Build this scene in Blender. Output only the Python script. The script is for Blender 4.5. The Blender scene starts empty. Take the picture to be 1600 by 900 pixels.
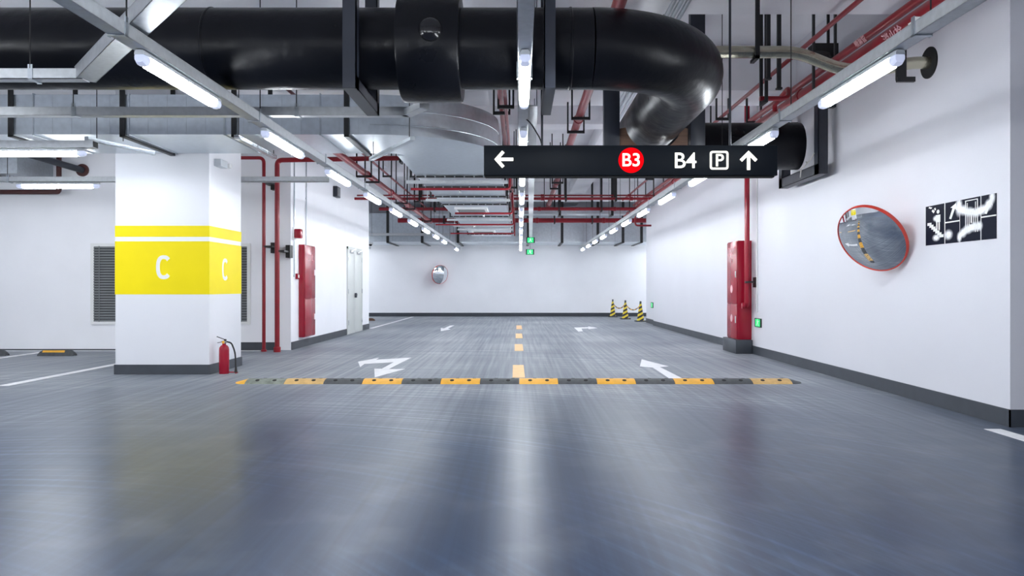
import bpy, bmesh, math, random
from mathutils import Vector, Matrix
random.seed(7)
PI = math.pi
S = bpy.context.scene
COL = S.collection
# ------------------------------------------------------------------ camera, world, exposure
FPX, PX, PY, CAMH = 1200.0, 812.0, 449.0, 1.2
cam_d = bpy.data.cameras.new('camera'); cam = bpy.data.objects.new('camera', cam_d); COL.objects.link(cam)
cam.location = (0, 0, CAMH); cam.rotation_euler = (PI/2, 0, 0)
cam_d.sensor_width = 36; cam_d.lens = FPX/1600*36
cam_d.shift_x = (800-PX)/1600; cam_d.shift_y = (PY-450)/1600
cam_d.clip_start = 0.05
S.camera = cam
w = bpy.data.worlds.new('world'); S.world = w; w.use_nodes = True
w.node_tree.nodes['Background'].inputs[0].default_value = (0.55, 0.6, 0.7, 1)
w.node_tree.nodes['Background'].inputs[1].default_value = 0.05
S.view_settings.view_transform = 'Standard'; S.view_settings.look = 'None'
S.view_settings.exposure = 1.83; S.view_settings.gamma = 1.0
S.view_settings.use_curve_mapping = False
LAMP_STRENGTH = 18.0
LAMP_COL = (0.90, 0.95, 1.0, 1)

def fl(px, py):            # a point of the floor
    y = CAMH*FPX/(py-PY)
    return ((px-PX)/FPX*y, y)

# ------------------------------------------------------------------ materials
def mat(name, col, rough=0.5, metal=0.0, var=0.0, vscale=4.0, bump=0.0, bscale=30.0, emis=None, estr=0.0, rvar=0.0, spec=None, coat=0.0, stretch=None):
    m = bpy.data.materials.new(name); m.use_nodes = True
    nt = m.node_tree; b = nt.nodes['Principled BSDF']
    c = (col[0], col[1], col[2], 1)
    b.inputs['Base Color'].default_value = c
    b.inputs['Roughness'].default_value = rough; b.inputs['Metallic'].default_value = metal
    if spec is not None: b.inputs['Specular IOR Level'].default_value = spec
    if coat: b.inputs['Coat Weight'].default_value = coat; b.inputs['Coat Roughness'].default_value = 0.1
    tc = nt.nodes.new('ShaderNodeTexCoord')
    vec = tc.outputs['Object']
    if stretch:
        mp = nt.nodes.new('ShaderNodeMapping'); mp.inputs['Scale'].default_value = stretch
        nt.links.new(vec, mp.inputs['Vector']); vec = mp.outputs['Vector']
    if var or rvar:
        n = nt.nodes.new('ShaderNodeTexNoise'); n.inputs['Scale'].default_value = vscale; n.inputs['Detail'].default_value = 6
        nt.links.new(vec, n.inputs['Vector'])
        if var:
            r = nt.nodes.new('ShaderNodeValToRGB')
            r.color_ramp.elements[0].position = 0.3; r.color_ramp.elements[1].position = 0.7
            r.color_ramp.elements[0].color = tuple(max(0, x*(1-var)) for x in c[:3])+(1,)
            r.color_ramp.elements[1].color = tuple(min(1, x*(1+var)) for x in c[:3])+(1,)
            nt.links.new(n.outputs['Fac'], r.inputs['Fac']); nt.links.new(r.outputs['Color'], b.inputs['Base Color'])
        if rvar:
            mr = nt.nodes.new('ShaderNodeMapRange')
            mr.inputs['From Min'].default_value = 0.3; mr.inputs['From Max'].default_value = 0.7
            mr.inputs['To Min'].default_value = max(0.02, rough-rvar); mr.inputs['To Max'].default_value = rough+rvar
            nt.links.new(n.outputs['Fac'], mr.inputs['Value']); nt.links.new(mr.outputs['Result'], b.inputs['Roughness'])
    if bump:
        n2 = nt.nodes.new('ShaderNodeTexNoise'); n2.inputs['Scale'].default_value = bscale; n2.inputs['Detail'].default_value = 4
        nt.links.new(vec, n2.inputs['Vector'])
        bp = nt.nodes.new('ShaderNodeBump'); bp.inputs['Strength'].default_value = bump; bp.inputs['Distance'].default_value = 0.02
        nt.links.new(n2.outputs['Fac'], bp.inputs['Height']); nt.links.new(bp.outputs['Normal'], b.inputs['Normal'])
    if emis:
        b.inputs['Emission Color'].default_value = (emis[0], emis[1], emis[2], 1); b.inputs['Emission Strength'].default_value = estr
    return m
M = {}
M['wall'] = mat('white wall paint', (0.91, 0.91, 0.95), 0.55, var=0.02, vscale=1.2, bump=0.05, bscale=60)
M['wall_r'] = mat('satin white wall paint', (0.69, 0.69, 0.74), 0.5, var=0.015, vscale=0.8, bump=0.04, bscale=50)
M['ceil'] = mat('painted concrete', (0.92, 0.91, 0.94), 0.8, var=0.04, vscale=1.5, bump=0.1, bscale=20)
M['base'] = mat('dark grey baseboard paint', (0.045, 0.052, 0.065), 0.45, var=0.12, vscale=5)
M['pillar'] = mat('pillar paint', (0.88, 0.88, 0.92), 0.4, var=0.01, vscale=1)
M['yellow'] = mat('yellow band paint', (0.95, 0.76, 0.003), 0.5, spec=0.2, var=0.03, vscale=1.5)
M['letter'] = mat('white letter paint', (0.85, 0.85, 0.82), 0.45, var=0.02)
M['black'] = mat('black rubber insulation', (0.005, 0.0055, 0.008), 0.34, bump=0.38, bscale=6, rvar=0.08, vscale=3, spec=0.2)
M['blackdome'] = mat('black glossy rubber', (0.01, 0.01, 0.012), 0.18, rvar=0.03)
M['frame'] = mat('dark blue grey steel paint', (0.022, 0.026, 0.038), 0.4, var=0.1, vscale=6)
M['strap'] = mat('black perforated steel', (0.012, 0.012, 0.013), 0.5, var=0.2, vscale=20)
M['galv'] = mat('galvanised steel', (0.50, 0.54, 0.58), 0.36, metal=0.85, var=0.08, vscale=22, rvar=0.03)
M['duct'] = mat('galvanised duct sheet', (0.58, 0.63, 0.68), 0.33, metal=0.85, var=0.07, vscale=14, rvar=0.03, bump=0.05, bscale=1.6)
M['tray'] = mat('galvanised tray steel', (0.56, 0.58, 0.60), 0.48, metal=0.7, var=0.08, vscale=20, rvar=0.03)
M['red'] = mat('red pipe paint', (0.25, 0.005, 0.014), 0.35, var=0.12, vscale=5)
M['redcab'] = mat('red cabinet enamel', (0.34, 0.005, 0.024), 0.25, var=0.05, vscale=3)
M['redrim'] = mat('orange red plastic rim', (0.62, 0.05, 0.03), 0.4, var=0.05)
M['rust'] = mat('dull brown red paint', (0.07, 0.018, 0.018), 0.5, var=0.15)
M['mirror'] = mat('convex mirror face', (0.86, 0.88, 0.9), 0.03, metal=1.0)
M['lamp_body'] = mat('lamp housing plastic', (0.62, 0.65, 0.68), 0.4, var=0.03)
M['lamp_end'] = mat('clear lamp end', (0.50, 0.55, 0.72), 0.15, emis=(0.7, 0.76, 1.0), estr=0.14, var=0.02)
M['diff'] = mat('lit lamp tube', (0.9, 0.9, 0.9), 0.4, emis=LAMP_COL, estr=LAMP_STRENGTH, var=0.01)
M['sign'] = mat('sign panel', (0.006, 0.009, 0.014), 0.5, var=0.1, vscale=2, spec=0.15)
M['signlit'] = mat('backlit sign letters', (0.9, 0.9, 0.8), 0.4, emis=(1.0, 0.98, 0.86), estr=.42, var=0.01)
M['signred'] = mat('backlit red disc', (0.45, 0.0, 0.002), 0.6, spec=0.05, emis=(1.0, 0.0, 0.003), estr=.25, var=0.01)
M['white'] = mat('white plastic', (0.8, 0.8, 0.8), 0.45, var=0.02)
M['linew'] = mat('white road paint', (0.78, 0.78, 0.80), 0.5, var=0.08, vscale=9)
M['liney'] = mat('worn yellow road paint', (0.82, 0.50, 0.20), 0.5, var=0.10, vscale=9)
M['bumpy'] = mat('yellow rubber', (0.80, 0.40, 0.03), 0.5, var=0.1, vscale=12)
M['bumpyw'] = mat('dusty yellow rubber', (0.60, 0.38, 0.14), 0.6, var=0.15, vscale=14)
M['bumpk'] = mat('black rubber', (0.055, 0.06, 0.065), 0.6, var=0.25, vscale=14)
M['bumpg'] = mat('dusty grey green rubber', (0.20, 0.22, 0.19), 0.65, var=0.25, vscale=14)
M['door'] = mat('pale grey door paint', (0.62, 0.64, 0.62), 0.4, var=0.03)
M['steel'] = mat('bright steel', (0.6, 0.62, 0.64), 0.25, metal=1.0, rvar=0.05)
M['brass'] = mat('foil lagged pipe', (0.50, 0.47, 0.36), 0.25, metal=0.9, var=0.2, vscale=5, bump=0.3, bscale=9)
M['louvre'] = mat('grey louvre slats', (0.20, 0.21, 0.22), 0.45, var=0.05)
M['dark'] = mat('dark void', (0.008, 0.008, 0.009), 0.8, var=0.1)
M['wood'] = mat('plywood', (0.13, 0.07, 0.045), 0.6, var=0.25, vscale=6, stretch=(1, 1, 6))
M['exitg'] = mat('green exit panel', (0.02, 0.5, 0.15), 0.4, emis=(0.0, 0.9, 0.22), estr=0.2, var=0.02)
M['pale'] = mat('faded pink lettering', (0.75, 0.42, 0.45), 0.5, var=0.05)
M['cable'] = mat('black cable', (0.01, 0.01, 0.01), 0.5, var=0.05)
M['rag'] = mat('pale tie wire', (0.6, 0.58, 0.55), 0.7, var=0.1)

def nd(nt, t, **kw):
    n = nt.nodes.new(t)
    for k, v in kw.items(): setattr(n, k, v)
    return n
def floor_mat():
    m = bpy.data.materials.new('blue grey epoxy floor'); m.use_nodes = True; nt = m.node_tree; b = nt.nodes['Principled BSDF']; L = nt.links.new
    tc = nd(nt, 'ShaderNodeTexCoord')
    def noise(scale, rot=0, sc=(1, 1, 1), detail=6, dist=0.0):
        mp = nd(nt, 'ShaderNodeMapping'); mp.inputs['Rotation'].default_value = (0, 0, rot); mp.inputs['Scale'].default_value = sc
        L(tc.outputs['Object'], mp.inputs['Vector'])
        n = nd(nt, 'ShaderNodeTexNoise'); n.inputs['Scale'].default_value = scale; n.inputs['Detail'].default_value = detail; n.inputs['Distortion'].default_value = dist
        L(mp.outputs['Vector'], n.inputs['Vector']); return n.outputs['Fac']
    def ramp(f, p0, c0, p1, c1):
        r = nd(nt, 'ShaderNodeValToRGB'); e = r.color_ramp.elements
        e[0].position = p0; e[0].color = c0; e[1].position = p1; e[1].color = c1
        L(f, r.inputs['Fac']); return r.outputs['Color']
    def mix(a, c, f, mode='MIX'):
        x = nd(nt, 'ShaderNodeMix', data_type='RGBA', blend_type=mode)
        if isinstance(f, float): x.inputs[0].default_value = f
        else: L(f, x.inputs[0])
        L(a, x.inputs[6])
        if isinstance(c, tuple): x.inputs[7].default_value = c
        else: L(c, x.inputs[7])
        return x.outputs[2]
    broad = noise(0.5, 0, (1, 0.6, 1), 1.5)
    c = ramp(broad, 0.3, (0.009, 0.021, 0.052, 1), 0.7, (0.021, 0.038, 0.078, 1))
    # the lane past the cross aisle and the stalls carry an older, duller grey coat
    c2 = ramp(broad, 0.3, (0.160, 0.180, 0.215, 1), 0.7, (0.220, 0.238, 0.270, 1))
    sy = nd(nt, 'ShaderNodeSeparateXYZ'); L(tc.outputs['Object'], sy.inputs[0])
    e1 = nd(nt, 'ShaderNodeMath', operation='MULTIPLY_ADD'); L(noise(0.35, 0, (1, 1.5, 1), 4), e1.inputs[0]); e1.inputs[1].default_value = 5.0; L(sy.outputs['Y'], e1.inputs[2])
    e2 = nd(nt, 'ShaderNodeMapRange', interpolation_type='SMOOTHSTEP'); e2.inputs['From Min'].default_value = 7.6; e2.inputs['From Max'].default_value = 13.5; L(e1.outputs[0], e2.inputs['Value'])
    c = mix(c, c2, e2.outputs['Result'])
    st1 = noise(2.4, 0.5, (6, 0.12, 1), 4, 0.0)       # swept tyre tracks
    c = mix(c, ramp(st1, 0.30, (0.74, 0.76, 0.80, 1), 0.72, (1.42, 1.40, 1.34, 1)), 0.7, 'MULTIPLY')
    st2 = noise(3.2, -0.28, (7, 0.10, 1), 4, 0.0)
    c = mix(c, ramp(st2, 0.30, (0.76, 0.78, 0.82, 1), 0.70, (1.35, 1.33, 1.28, 1)), 0.7, 'MULTIPLY')
    # circular turning marks round a point at the left front
    mp = nd(nt, 'ShaderNodeMapping'); mp.inputs['Location'].default_value = (3.2, -1.2, 0)
    L(tc.outputs['Object'], mp.inputs['Vector'])
    ln = nd(nt, 'ShaderNodeVectorMath', operation='LENGTH'); L(mp.outputs['Vector'], ln.inputs[0])
    cv = nd(nt, 'ShaderNodeCombineXYZ'); L(ln.outputs['Value'], cv.inputs[0])
    rn = nd(nt, 'ShaderNodeTexNoise'); rn.inputs['Scale'].default_value = 16; rn.inputs['Detail'].default_value = 3; L(cv.outputs[0], rn.inputs['Vector'])
    patch = ramp(noise(0.45, 0.3, (1, 1, 1), 1.5), 0.38, (0, 0, 0, 1), 0.72, (1, 1, 1, 1))
    ring = ramp(rn.outputs['Fac'], 0.48, (1, 1, 1, 1), 0.66, (3.2, 3.0, 2.7, 1))
    c = mix(c, mix(c, ring, 1.0, 'MULTIPLY'), patch)
    dust = ramp(noise(2.2, 0, (1, 1, 1), 3), 0.50, (0, 0, 0, 1), 0.85, (0.22, 0.22, 0.22, 1))
    c = mix(c, (0.25, 0.26, 0.28, 1), dust)
    L(c, b.inputs['Base Color'])
    rr = nd(nt, 'ShaderNodeMapRange'); rr.inputs['From Min'].default_value = 0.3; rr.inputs['From Max'].default_value = 0.7
    rr.inputs['To Min'].default_value = 0.28; rr.inputs['To Max'].default_value = 0.31
    L(broad, rr.inputs['Value'])
    ra = nd(nt, 'ShaderNodeMath', operation='MULTIPLY_ADD'); L(e2.outputs['Result'], ra.inputs[0]); ra.inputs[1].default_value = 0.20; L(rr.outputs['Result'], ra.inputs[2])
    L(ra.outputs[0], b.inputs['Roughness'])
    b.inputs['Specular IOR Level'].default_value = 0.22
    return m
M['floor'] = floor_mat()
def cone_mat():
    m = bpy.data.materials.new('black and yellow cone stripes'); m.use_nodes = True; nt = m.node_tree; b = nt.nodes['Principled BSDF']; L = nt.links.new
    tc = nd(nt, 'ShaderNodeTexCoord'); sx = nd(nt, 'ShaderNodeSeparateXYZ'); L(tc.outputs['Object'], sx.inputs[0])
    a = nd(nt, 'ShaderNodeMath', operation='MULTIPLY_ADD'); a.inputs[1].default_value = -0.55; L(sx.outputs['X'], a.inputs[0]); L(sx.outputs['Z'], a.inputs[2])
    d = nd(nt, 'ShaderNodeMath', operation='DIVIDE'); d.inputs[1].default_value = 0.155; L(a.outputs[0], d.inputs[0])
    f = nd(nt, 'ShaderNodeMath', operation='FRACT'); L(d.outputs[0], f.inputs[0])
    g = nd(nt, 'ShaderNodeMath', operation='GREATER_THAN'); g.inputs[1].default_value = 0.5; L(f.outputs[0], g.inputs[0])
    x = nd(nt, 'ShaderNodeMix', data_type='RGBA'); x.inputs[6].default_value = (0.015, 0.015, 0.015, 1); x.inputs[7].default_value = (0.8, 0.6, 0.02, 1)
    L(g.outputs[0], x.inputs[0]); L(x.outputs[2], b.inputs['Base Color']); b.inputs['Roughness'].default_value = 0.45
    return m
M['cone'] = cone_mat()

# ------------------------------------------------------------------ mesh builder
class MB:
    def __init__(s): s.bm = bmesh.new()
    def box(s, x0, x1, y0, y1, z0, z1, bev=0.0):
        bm = s.bm
        r = bmesh.ops.create_cube(bm, size=1.0)
        vs = r['verts']
        for v in vs:
            v.co = Vector((x0+(v.co.x+.5)*(x1-x0), y0+(v.co.y+.5)*(y1-y0), z0+(v.co.z+.5)*(z1-z0)))
        if bev:
            es = list({e for v in vs for e in v.link_edges})
            bmesh.ops.bevel(bm, geom=es, offset=bev, segments=2, profile=0.5, affect='EDGES')
        return s
    def obox(s, c, ax, half, bev=0.0):      # oriented box: centre, 3 axes, 3 half sizes
        bm = s.bm; r = bmesh.ops.create_cube(bm, size=2.0); vs = r['verts']
        A = [Vector(a).normalized()*h for a, h in zip(ax, half)]; c = Vector(c)
        for v in vs: v.co = c+A[0]*v.co.x+A[1]*v.co.y+A[2]*v.co.z
        if bev:
            es = list({e for v in vs for e in v.link_edges})
            bmesh.ops.bevel(bm, geom=es, offset=bev, segments=2, profile=0.5, affect='EDGES')
        return s
    def bar(s, p0, p1, wd, ht, bev=0.0):    # rectangular bar between two points, ht along up
        p0, p1 = Vector(p0), Vector(p1); d = (p1-p0); l = d.length; d.normalize()
        up = Vector((0, 0, 1)) if abs(d.z) < 0.95 else Vector((0, 1, 0))
        sd = d.cross(up).normalized(); up = sd.cross(d)
        return s.obox((p0+p1)/2, (d, sd, up), (l/2, wd/2, ht/2), bev)
    def tube(s, pts, r, seg=16, cap=True):
        bm = s.bm; pts = [Vector(p) for p in pts]; n = len(pts)
        rs = r if isinstance(r, (list, tuple)) else [r]*n
        t = [((pts[min(i+1, n-1)]-pts[max(i-1, 0)])).normalized() for i in range(n)]
        ref = Vector((0, 0, 1)) if abs(t[0].z) < 0.9 else Vector((1, 0, 0))
        a = t[0].cross(ref).normalized(); rings = []
        for i in range(n):
            a = (a-t[i]*a.dot(t[i])).normalized(); b = t[i].cross(a)
            rings.append([bm.verts.new(pts[i]+(a*math.cos(q)+b*math.sin(q))*rs[i]) for q in [2*PI*k/seg for k in range(seg)]])
        for i in range(n-1):
            for k in range(seg):
                bm.faces.new((rings[i][k], rings[i][(k+1) % seg], rings[i+1][(k+1) % seg], rings[i+1][k]))
        if cap:
            bm.faces.new(list(reversed(rings[0]))); bm.faces.new(rings[-1])
        return s
    def lathe(s, prof, c=(0, 0, 0), axis=(0, 0, 1), seg=32):   # prof: (radius, along)
        bm = s.bm; c = Vector(c); ax = Vector(axis).normalized()
        ref = Vector((0, 0, 1)) if abs(ax.z) < 0.9 else Vector((1, 0, 0))
        a = ax.cross(ref).normalized(); b = ax.cross(a); rings = []
        for r, h in prof:
            if r < 1e-6: rings.append([bm.verts.new(c+ax*h)])
            else: rings.append([bm.verts.new(c+ax*h+(a*math.cos(q)+b*math.sin(q))*r) for q in [2*PI*k/seg for k in range(seg)]])
        for A, B in zip(rings, rings[1:]):
            for k in range(seg):
                k2 = (k+1) % seg
                if len(A) == 1 and len(B) == 1: continue
                if len(A) == 1: bm.faces.new((A[0], B[k], B[k2]))
                elif len(B) == 1: bm.faces.new((A[k], A[k2], B[0]))
                else: bm.faces.new((A[k], A[k2], B[k2], B[k]))
        for R, rev in ((rings[0], False), (rings[-1], True)):
            if len(R) > 2: bm.faces.new(R if not rev else list(reversed(R)))
        return s
    def prism(s, poly, o, u, v, d):          # 2D polygon in plane o+u*a+v*b, extruded by vector d
        bm = s.bm; o, u, v, d = Vector(o), Vector(u), Vector(v), Vector(d)
        A = [bm.verts.new(o+u*a+v*b) for a, b in poly]; B = [bm.verts.new(x.co+d) for x in A]; n = len(A)
        bm.faces.new(list(reversed(A))); bm.faces.new(B)
        for i in range(n): bm.faces.new((A[i], A[(i+1) % n], B[(i+1) % n], B[i]))
        return s
    def grid(s, rows):                       # rows of points -> quads
        bm = s.bm; V = [[bm.verts.new(p) for p in r] for r in rows]
        for A, B in zip(V, V[1:]):
            for i in range(len(A)-1): bm.faces.new((A[i], A[i+1], B[i+1], B[i]))
        return s
    def text(s, body, size, o, u, v, ext=0.004, bold=0.0, align='CENTER'):
        cu = bpy.data.curves.new('t', 'FONT'); cu.body = body; cu.size = size; cu.extrude = ext; cu.offset = bold
        cu.align_x = align; cu.align_y = 'CENTER'
        ob = bpy.data.objects.new('t', cu); COL.objects.link(ob)
        dg = bpy.context.evaluated_depsgraph_get(); me = bpy.data.meshes.new_from_object(ob.evaluated_get(dg))
        o, u, v = Vector(o), Vector(u), Vector(v); wv = u.cross(v)
        for x in me.vertices: x.co = o+u*x.co.x+v*x.co.y+wv*x.co.z
        s.bm.from_mesh(me); bpy.data.meshes.remove(me); bpy.data.objects.remove(ob); bpy.data.curves.remove(cu)
        return s
    def build(s, name, m, parent=None, org=None, smooth=True):
        bm = s.bm
        bmesh.ops.recalc_face_normals(bm, faces=bm.faces)
        if org is None: org = parent['_o'] if parent is not None and '_o' in parent else (0, 0, 0)
        o = Vector(org)
        for v in bm.verts: v.co -= o
        me = bpy.data.meshes.new(name); bm.to_mesh(me); bm.free()
        me.materials.append(M[m] if isinstance(m, str) else m)
        if smooth:
            me.shade_smooth(); me.set_sharp_from_angle(angle=math.radians(35))
        ob = bpy.data.objects.new(name, me); COL.objects.link(ob)
        if parent is not None:
            ob.parent = parent
            po = Vector(parent['_o']) if '_o' in parent else Vector((0, 0, 0))
            ob.location = o-po
            ob['_o'] = tuple(o)
        else:
            ob.location = o; ob['_o'] = tuple(o)
        return ob
def tag(o, label=None, cat=None, group=None, kind=None):
    if label: o['label'] = label
    if cat: o['category'] = cat
    if group: o['group'] = group
    if kind: o['kind'] = kind
    return o
def thing(name, label, cat, loc=(0, 0, 0), group=None):
    o = bpy.data.objects.new(name, None); COL.objects.link(o); o.location = loc; o['_o'] = tuple(loc); o.empty_display_size = 0.1
    return tag(o, label, cat, group)
def part(name, mb, m, parent, label=None, **kw):
    o = mb.build(name, m, parent, **kw)
    if label: o['label'] = label
    return o
def struct(name, mb, m, org=(0, 0, 0), **kw):
    return tag(mb.build(name, m, None, org, **kw), kind='structure')
def clone(root, loc, label=None, group=None, rz=None):
    r = root.copy(); COL.objects.link(r); r.location = loc
    if rz is not None: r.rotation_euler = (0, 0, rz)
    if label: r['label'] = label
    if group: r['group'] = group
    for ch in list(root.children):
        c = ch.copy(); COL.objects.link(c); c.parent = r
        for g in list(ch.children):
            d = g.copy(); COL.objects.link(d); d.parent = c
    return r
def arc(c, r, a0, a1, n, u, v):
    c, u, v = Vector(c), Vector(u), Vector(v)
    return [c+u*(r*math.cos(a0+(a1-a0)*i/n))+v*(r*math.sin(a0+(a1-a0)*i/n)) for i in range(n+1)]

# ------------------------------------------------------------------ setting
SLAB = 4.9
XR, XL, YS, YF = 4.215, -4.38, 14.7, 31.7
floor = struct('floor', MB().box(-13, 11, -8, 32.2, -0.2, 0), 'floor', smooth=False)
struct('ceiling', MB().box(-13, 11, -8, 32.2, SLAB, SLAB+.2), 'ceil', smooth=False)
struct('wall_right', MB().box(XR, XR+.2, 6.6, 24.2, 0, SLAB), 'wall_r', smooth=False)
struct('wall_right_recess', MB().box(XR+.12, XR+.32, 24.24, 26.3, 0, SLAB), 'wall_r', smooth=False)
struct('wall_right_corner', MB().box(XR+.2, 11, 6.6, 6.8, 0, SLAB), 'wall', smooth=False)
struct('wall_left', MB().box(XL-.2, XL, YS, 22.3, 0, SLAB), 'wall', smooth=False)
struct('wall_stalls', MB().box(-13, XL-.2, YS, YS+.2, 0, SLAB), 'wall', smooth=False)
struct('wall_far', MB().box(-13, 11, YF, YF+.2, 0, SLAB), 'wall', smooth=False)
struct('wall_outer_left', MB().box(-13.2, -13, -8, 32.2, 0, SLAB), 'wall', smooth=False)
struct('wall_outer_right', MB().box(11, 11.2, -8, 32.2, 0, SLAB), 'wall', smooth=False)
struct('wall_back', MB().box(-13, 11, -8.2, -8, 0, SLAB), 'wall', smooth=False)
BH = 0.15
struct('baseboard_right', MB().box(XR-.012, XR, 6.588, 24.2, 0, BH), 'base', smooth=False)
struct('baseboard_right_recess', MB().box(XR+.108, XR+.12, 24.24, 26.3, 0, BH), 'base', smooth=False)
struct('baseboard_right_corner', MB().box(XR-.012, 11, 6.588, 6.6, 0, BH), 'base', smooth=False)
struct('baseboard_left', MB().box(XL, XL+.012, YS+.02, 19.42, 0, BH).box(XL, XL+.012, 21.28, 22.3, 0, BH), 'base', smooth=False)
struct('baseboard_stalls', MB().box(-5.6, XL-.28, YS-.012, YS, 0, BH), 'base', smooth=False)
struct('grime_line_stalls', MB().box(-13, -5.6, YS-.008, YS, 0, .02), 'base', smooth=False)  # thin dark strip modelling the grime line at the wall foot
struct('baseboard_far', MB().box(-13, 11, YF-.012, YF, 0, BH), 'base', smooth=False)
for i, (a, b, z) in enumerate([(7.1, 8.45, 4.2), (11.7, 12.7, 4.2), (15.3, 15.8, 4.45), (21, 21.8, 4.35), (26.9, 27.8, 4.3), (2.2, 3.2, 4.2)]):
    struct('trim_%d' % (i+1), MB().box(-13, 11, a, b, z, SLAB, .012), 'ceil')
struct('trim_7', MB().box(1.75, 2.3, 12.7, 31.7, 4.5, SLAB, .012), 'ceil')
struct('trim_8', MB().box(-4.3, -3.6, -8, 31.7, 4.45, SLAB, .012), 'ceil')
# dark joint where the right wall steps back
struct('trim_9', MB().box(XR+.1, XR+.12, 24.2, 24.24, 0, SLAB), 'dark', smooth=False)

# floor paint: parts of the floor
def paint(name, poly, m, label):
    part(name, MB().prism(poly, (0, 0, 0.0), (1, 0, 0), (0, 1, 0), (0, 0, 0.003)), m, floor, label, smooth=False)
def zpx(pts, ox, oy, s): return [fl(a/s+ox, b/s+oy) for a, b in pts]
paint('arrow_marking', zpx([(1008,275),(1145,249),(1125,262),(1358,248),(1208,324),(1318,323),(1118,377),(1115,321),(1165,321),(1243,278),(1050,289),(1022,310)], 320, 500, 4.21), 'linew', 'white two-headed turn arrow left of the yellow dashes')
paint('arrow_marking', zpx([(432,512),(608,558),(550,562),(700,638),(615,638),(505,566),(420,558)], 900, 440, 4.21), 'linew', 'white straight arrow near the speed bump, right lane')
paint('arrow_marking', zpx([(458,444),(480,443),(447,460),(462,463),(412,472),(412,456),(428,458)], 560, 370, 3.2), 'linew', 'small far white arrow, left lane')
paint('arrow_marking', zpx([(1078,454),(1152,452),(1148,448),(1195,456),(1150,462),(1150,458),(1115,459),(1122,472),(1100,474)], 560, 370, 3.2), 'linew', 'small far white turn arrow, right lane')
for k, (y0, y1) in enumerate([(10.2, 11.85), (14.5, 16.2), (18.1, 19.9), (22, 24.2)]):
    paint('dash_marking', [(-.095, y0), (.07, y0), (.06, y1), (-.105, y1)], 'liney', ['nearest', 'second', 'third', 'farthest'][k]+' orange yellow centre line dash')
def rect(x0, x1, y0, y1): return [(x0, y0), (x1, y0), (x1, y1), (x0, y1)]
paint('stall_line', rect(-6.36, -6.22, 9.35, 14.45), 'linew', 'white stall line beside the pillar')
paint('stall_line', rect(-8.9, -8.76, 9.35, 14.45), 'linew', 'white stall line between the two stalls at left')
paint('stall_line', rect(-11.5, -6.36, 9.25, 9.35), 'linew', 'white front line of the stalls')
paint('stall_line', rect(-12.5, -4.9, 14.45, 14.56), 'linew', 'white line along the stall wall')
paint('stall_line', rect(-4.4, -4.28, 22.4, 31.2), 'linew', 'far white line beyond the left wall')
paint('stall_line', rect(3.93, 4.07, 2.0, 6.5), 'linew', 'white line at the near right wall corner')

# ------------------------------------------------------------------ pillar
pl = thing('pillar', 'white square pillar with yellow bands and white letter C', 'pillar', (-4.93, 11.2, 0))
px0, px1, py0, py1 = -5.577, -4.28, 10.59, 11.8
part('shaft', MB().box(px0, px1, py0, py1, 0, SLAB, .008), 'pillar', pl)
def band(z0, z1): return MB().box(px0-.003, px1+.003, py0-.003, py1+.003, z0, z1)
part('yellow_band', band(1.897, 2.05), 'yellow', pl, 'thin upper yellow band', smooth=False)
part('yellow_band', band(1.103, 1.835), 'yellow', pl, 'tall yellow band carrying the letter C', smooth=False)
part('skirting', MB().box(px0-.012, px1+.012, py0-.012, py1+.012, 0, .135), 'base', pl, smooth=False)
def letter_c(rx, rz, t, gap=0.75):
    out = []; inn = []
    n = 28
    for i in range(n+1):
        a = gap+(2*PI-2*gap)*i/n
        ca, sa = math.cos(a), math.sin(a)
        e = 0.8
        f = lambda q: math.copysign(abs(q)**e, q)
        out.append((rx*f(ca), rz*f(sa))); inn.append(((rx-t)*f(ca), (rz-t)*f(sa)))
    return out, inn
def add_c(mb, o, u, v, d, rx, rz, t):
    out, inn = letter_c(rx, rz, t); o, u, v, d = Vector(o), Vector(u), Vector(v), Vector(d)
    for i in range(len(out)-1):
        mb.prism([out[i], out[i+1], inn[i+1], inn[i]], o, u, v, d)
    return mb
part('letter', add_c(MB(), (-4.905, py0-.0035, 1.478), (1, 0, 0), (0, 0, 1), (0, -.002, 0), .107, .165, .052), 'letter', pl, 'white letter C on the front', smooth=False)
part('letter', add_c(MB(), (px1+.0035, 11.15, 1.46), (0, 1, 0), (0, 0, 1), (.002, 0, 0), .115, .16, .052), 'letter', pl, 'white letter C on the right side', smooth=False)
jb = thing('junction_box', 'small grey junction box high on the pillar side', 'junction box', (px1, 10.95, 2.93))
part('box_body', MB().box(px1, px1+.1, 10.75, 11.0, 2.9, 3.0, .006), 'lamp_body', jb)
part('box_cap', MB().box(px1, px1+.12, 11.02, 11.12, 2.92, 2.98, .006), 'white', jb)

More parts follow.
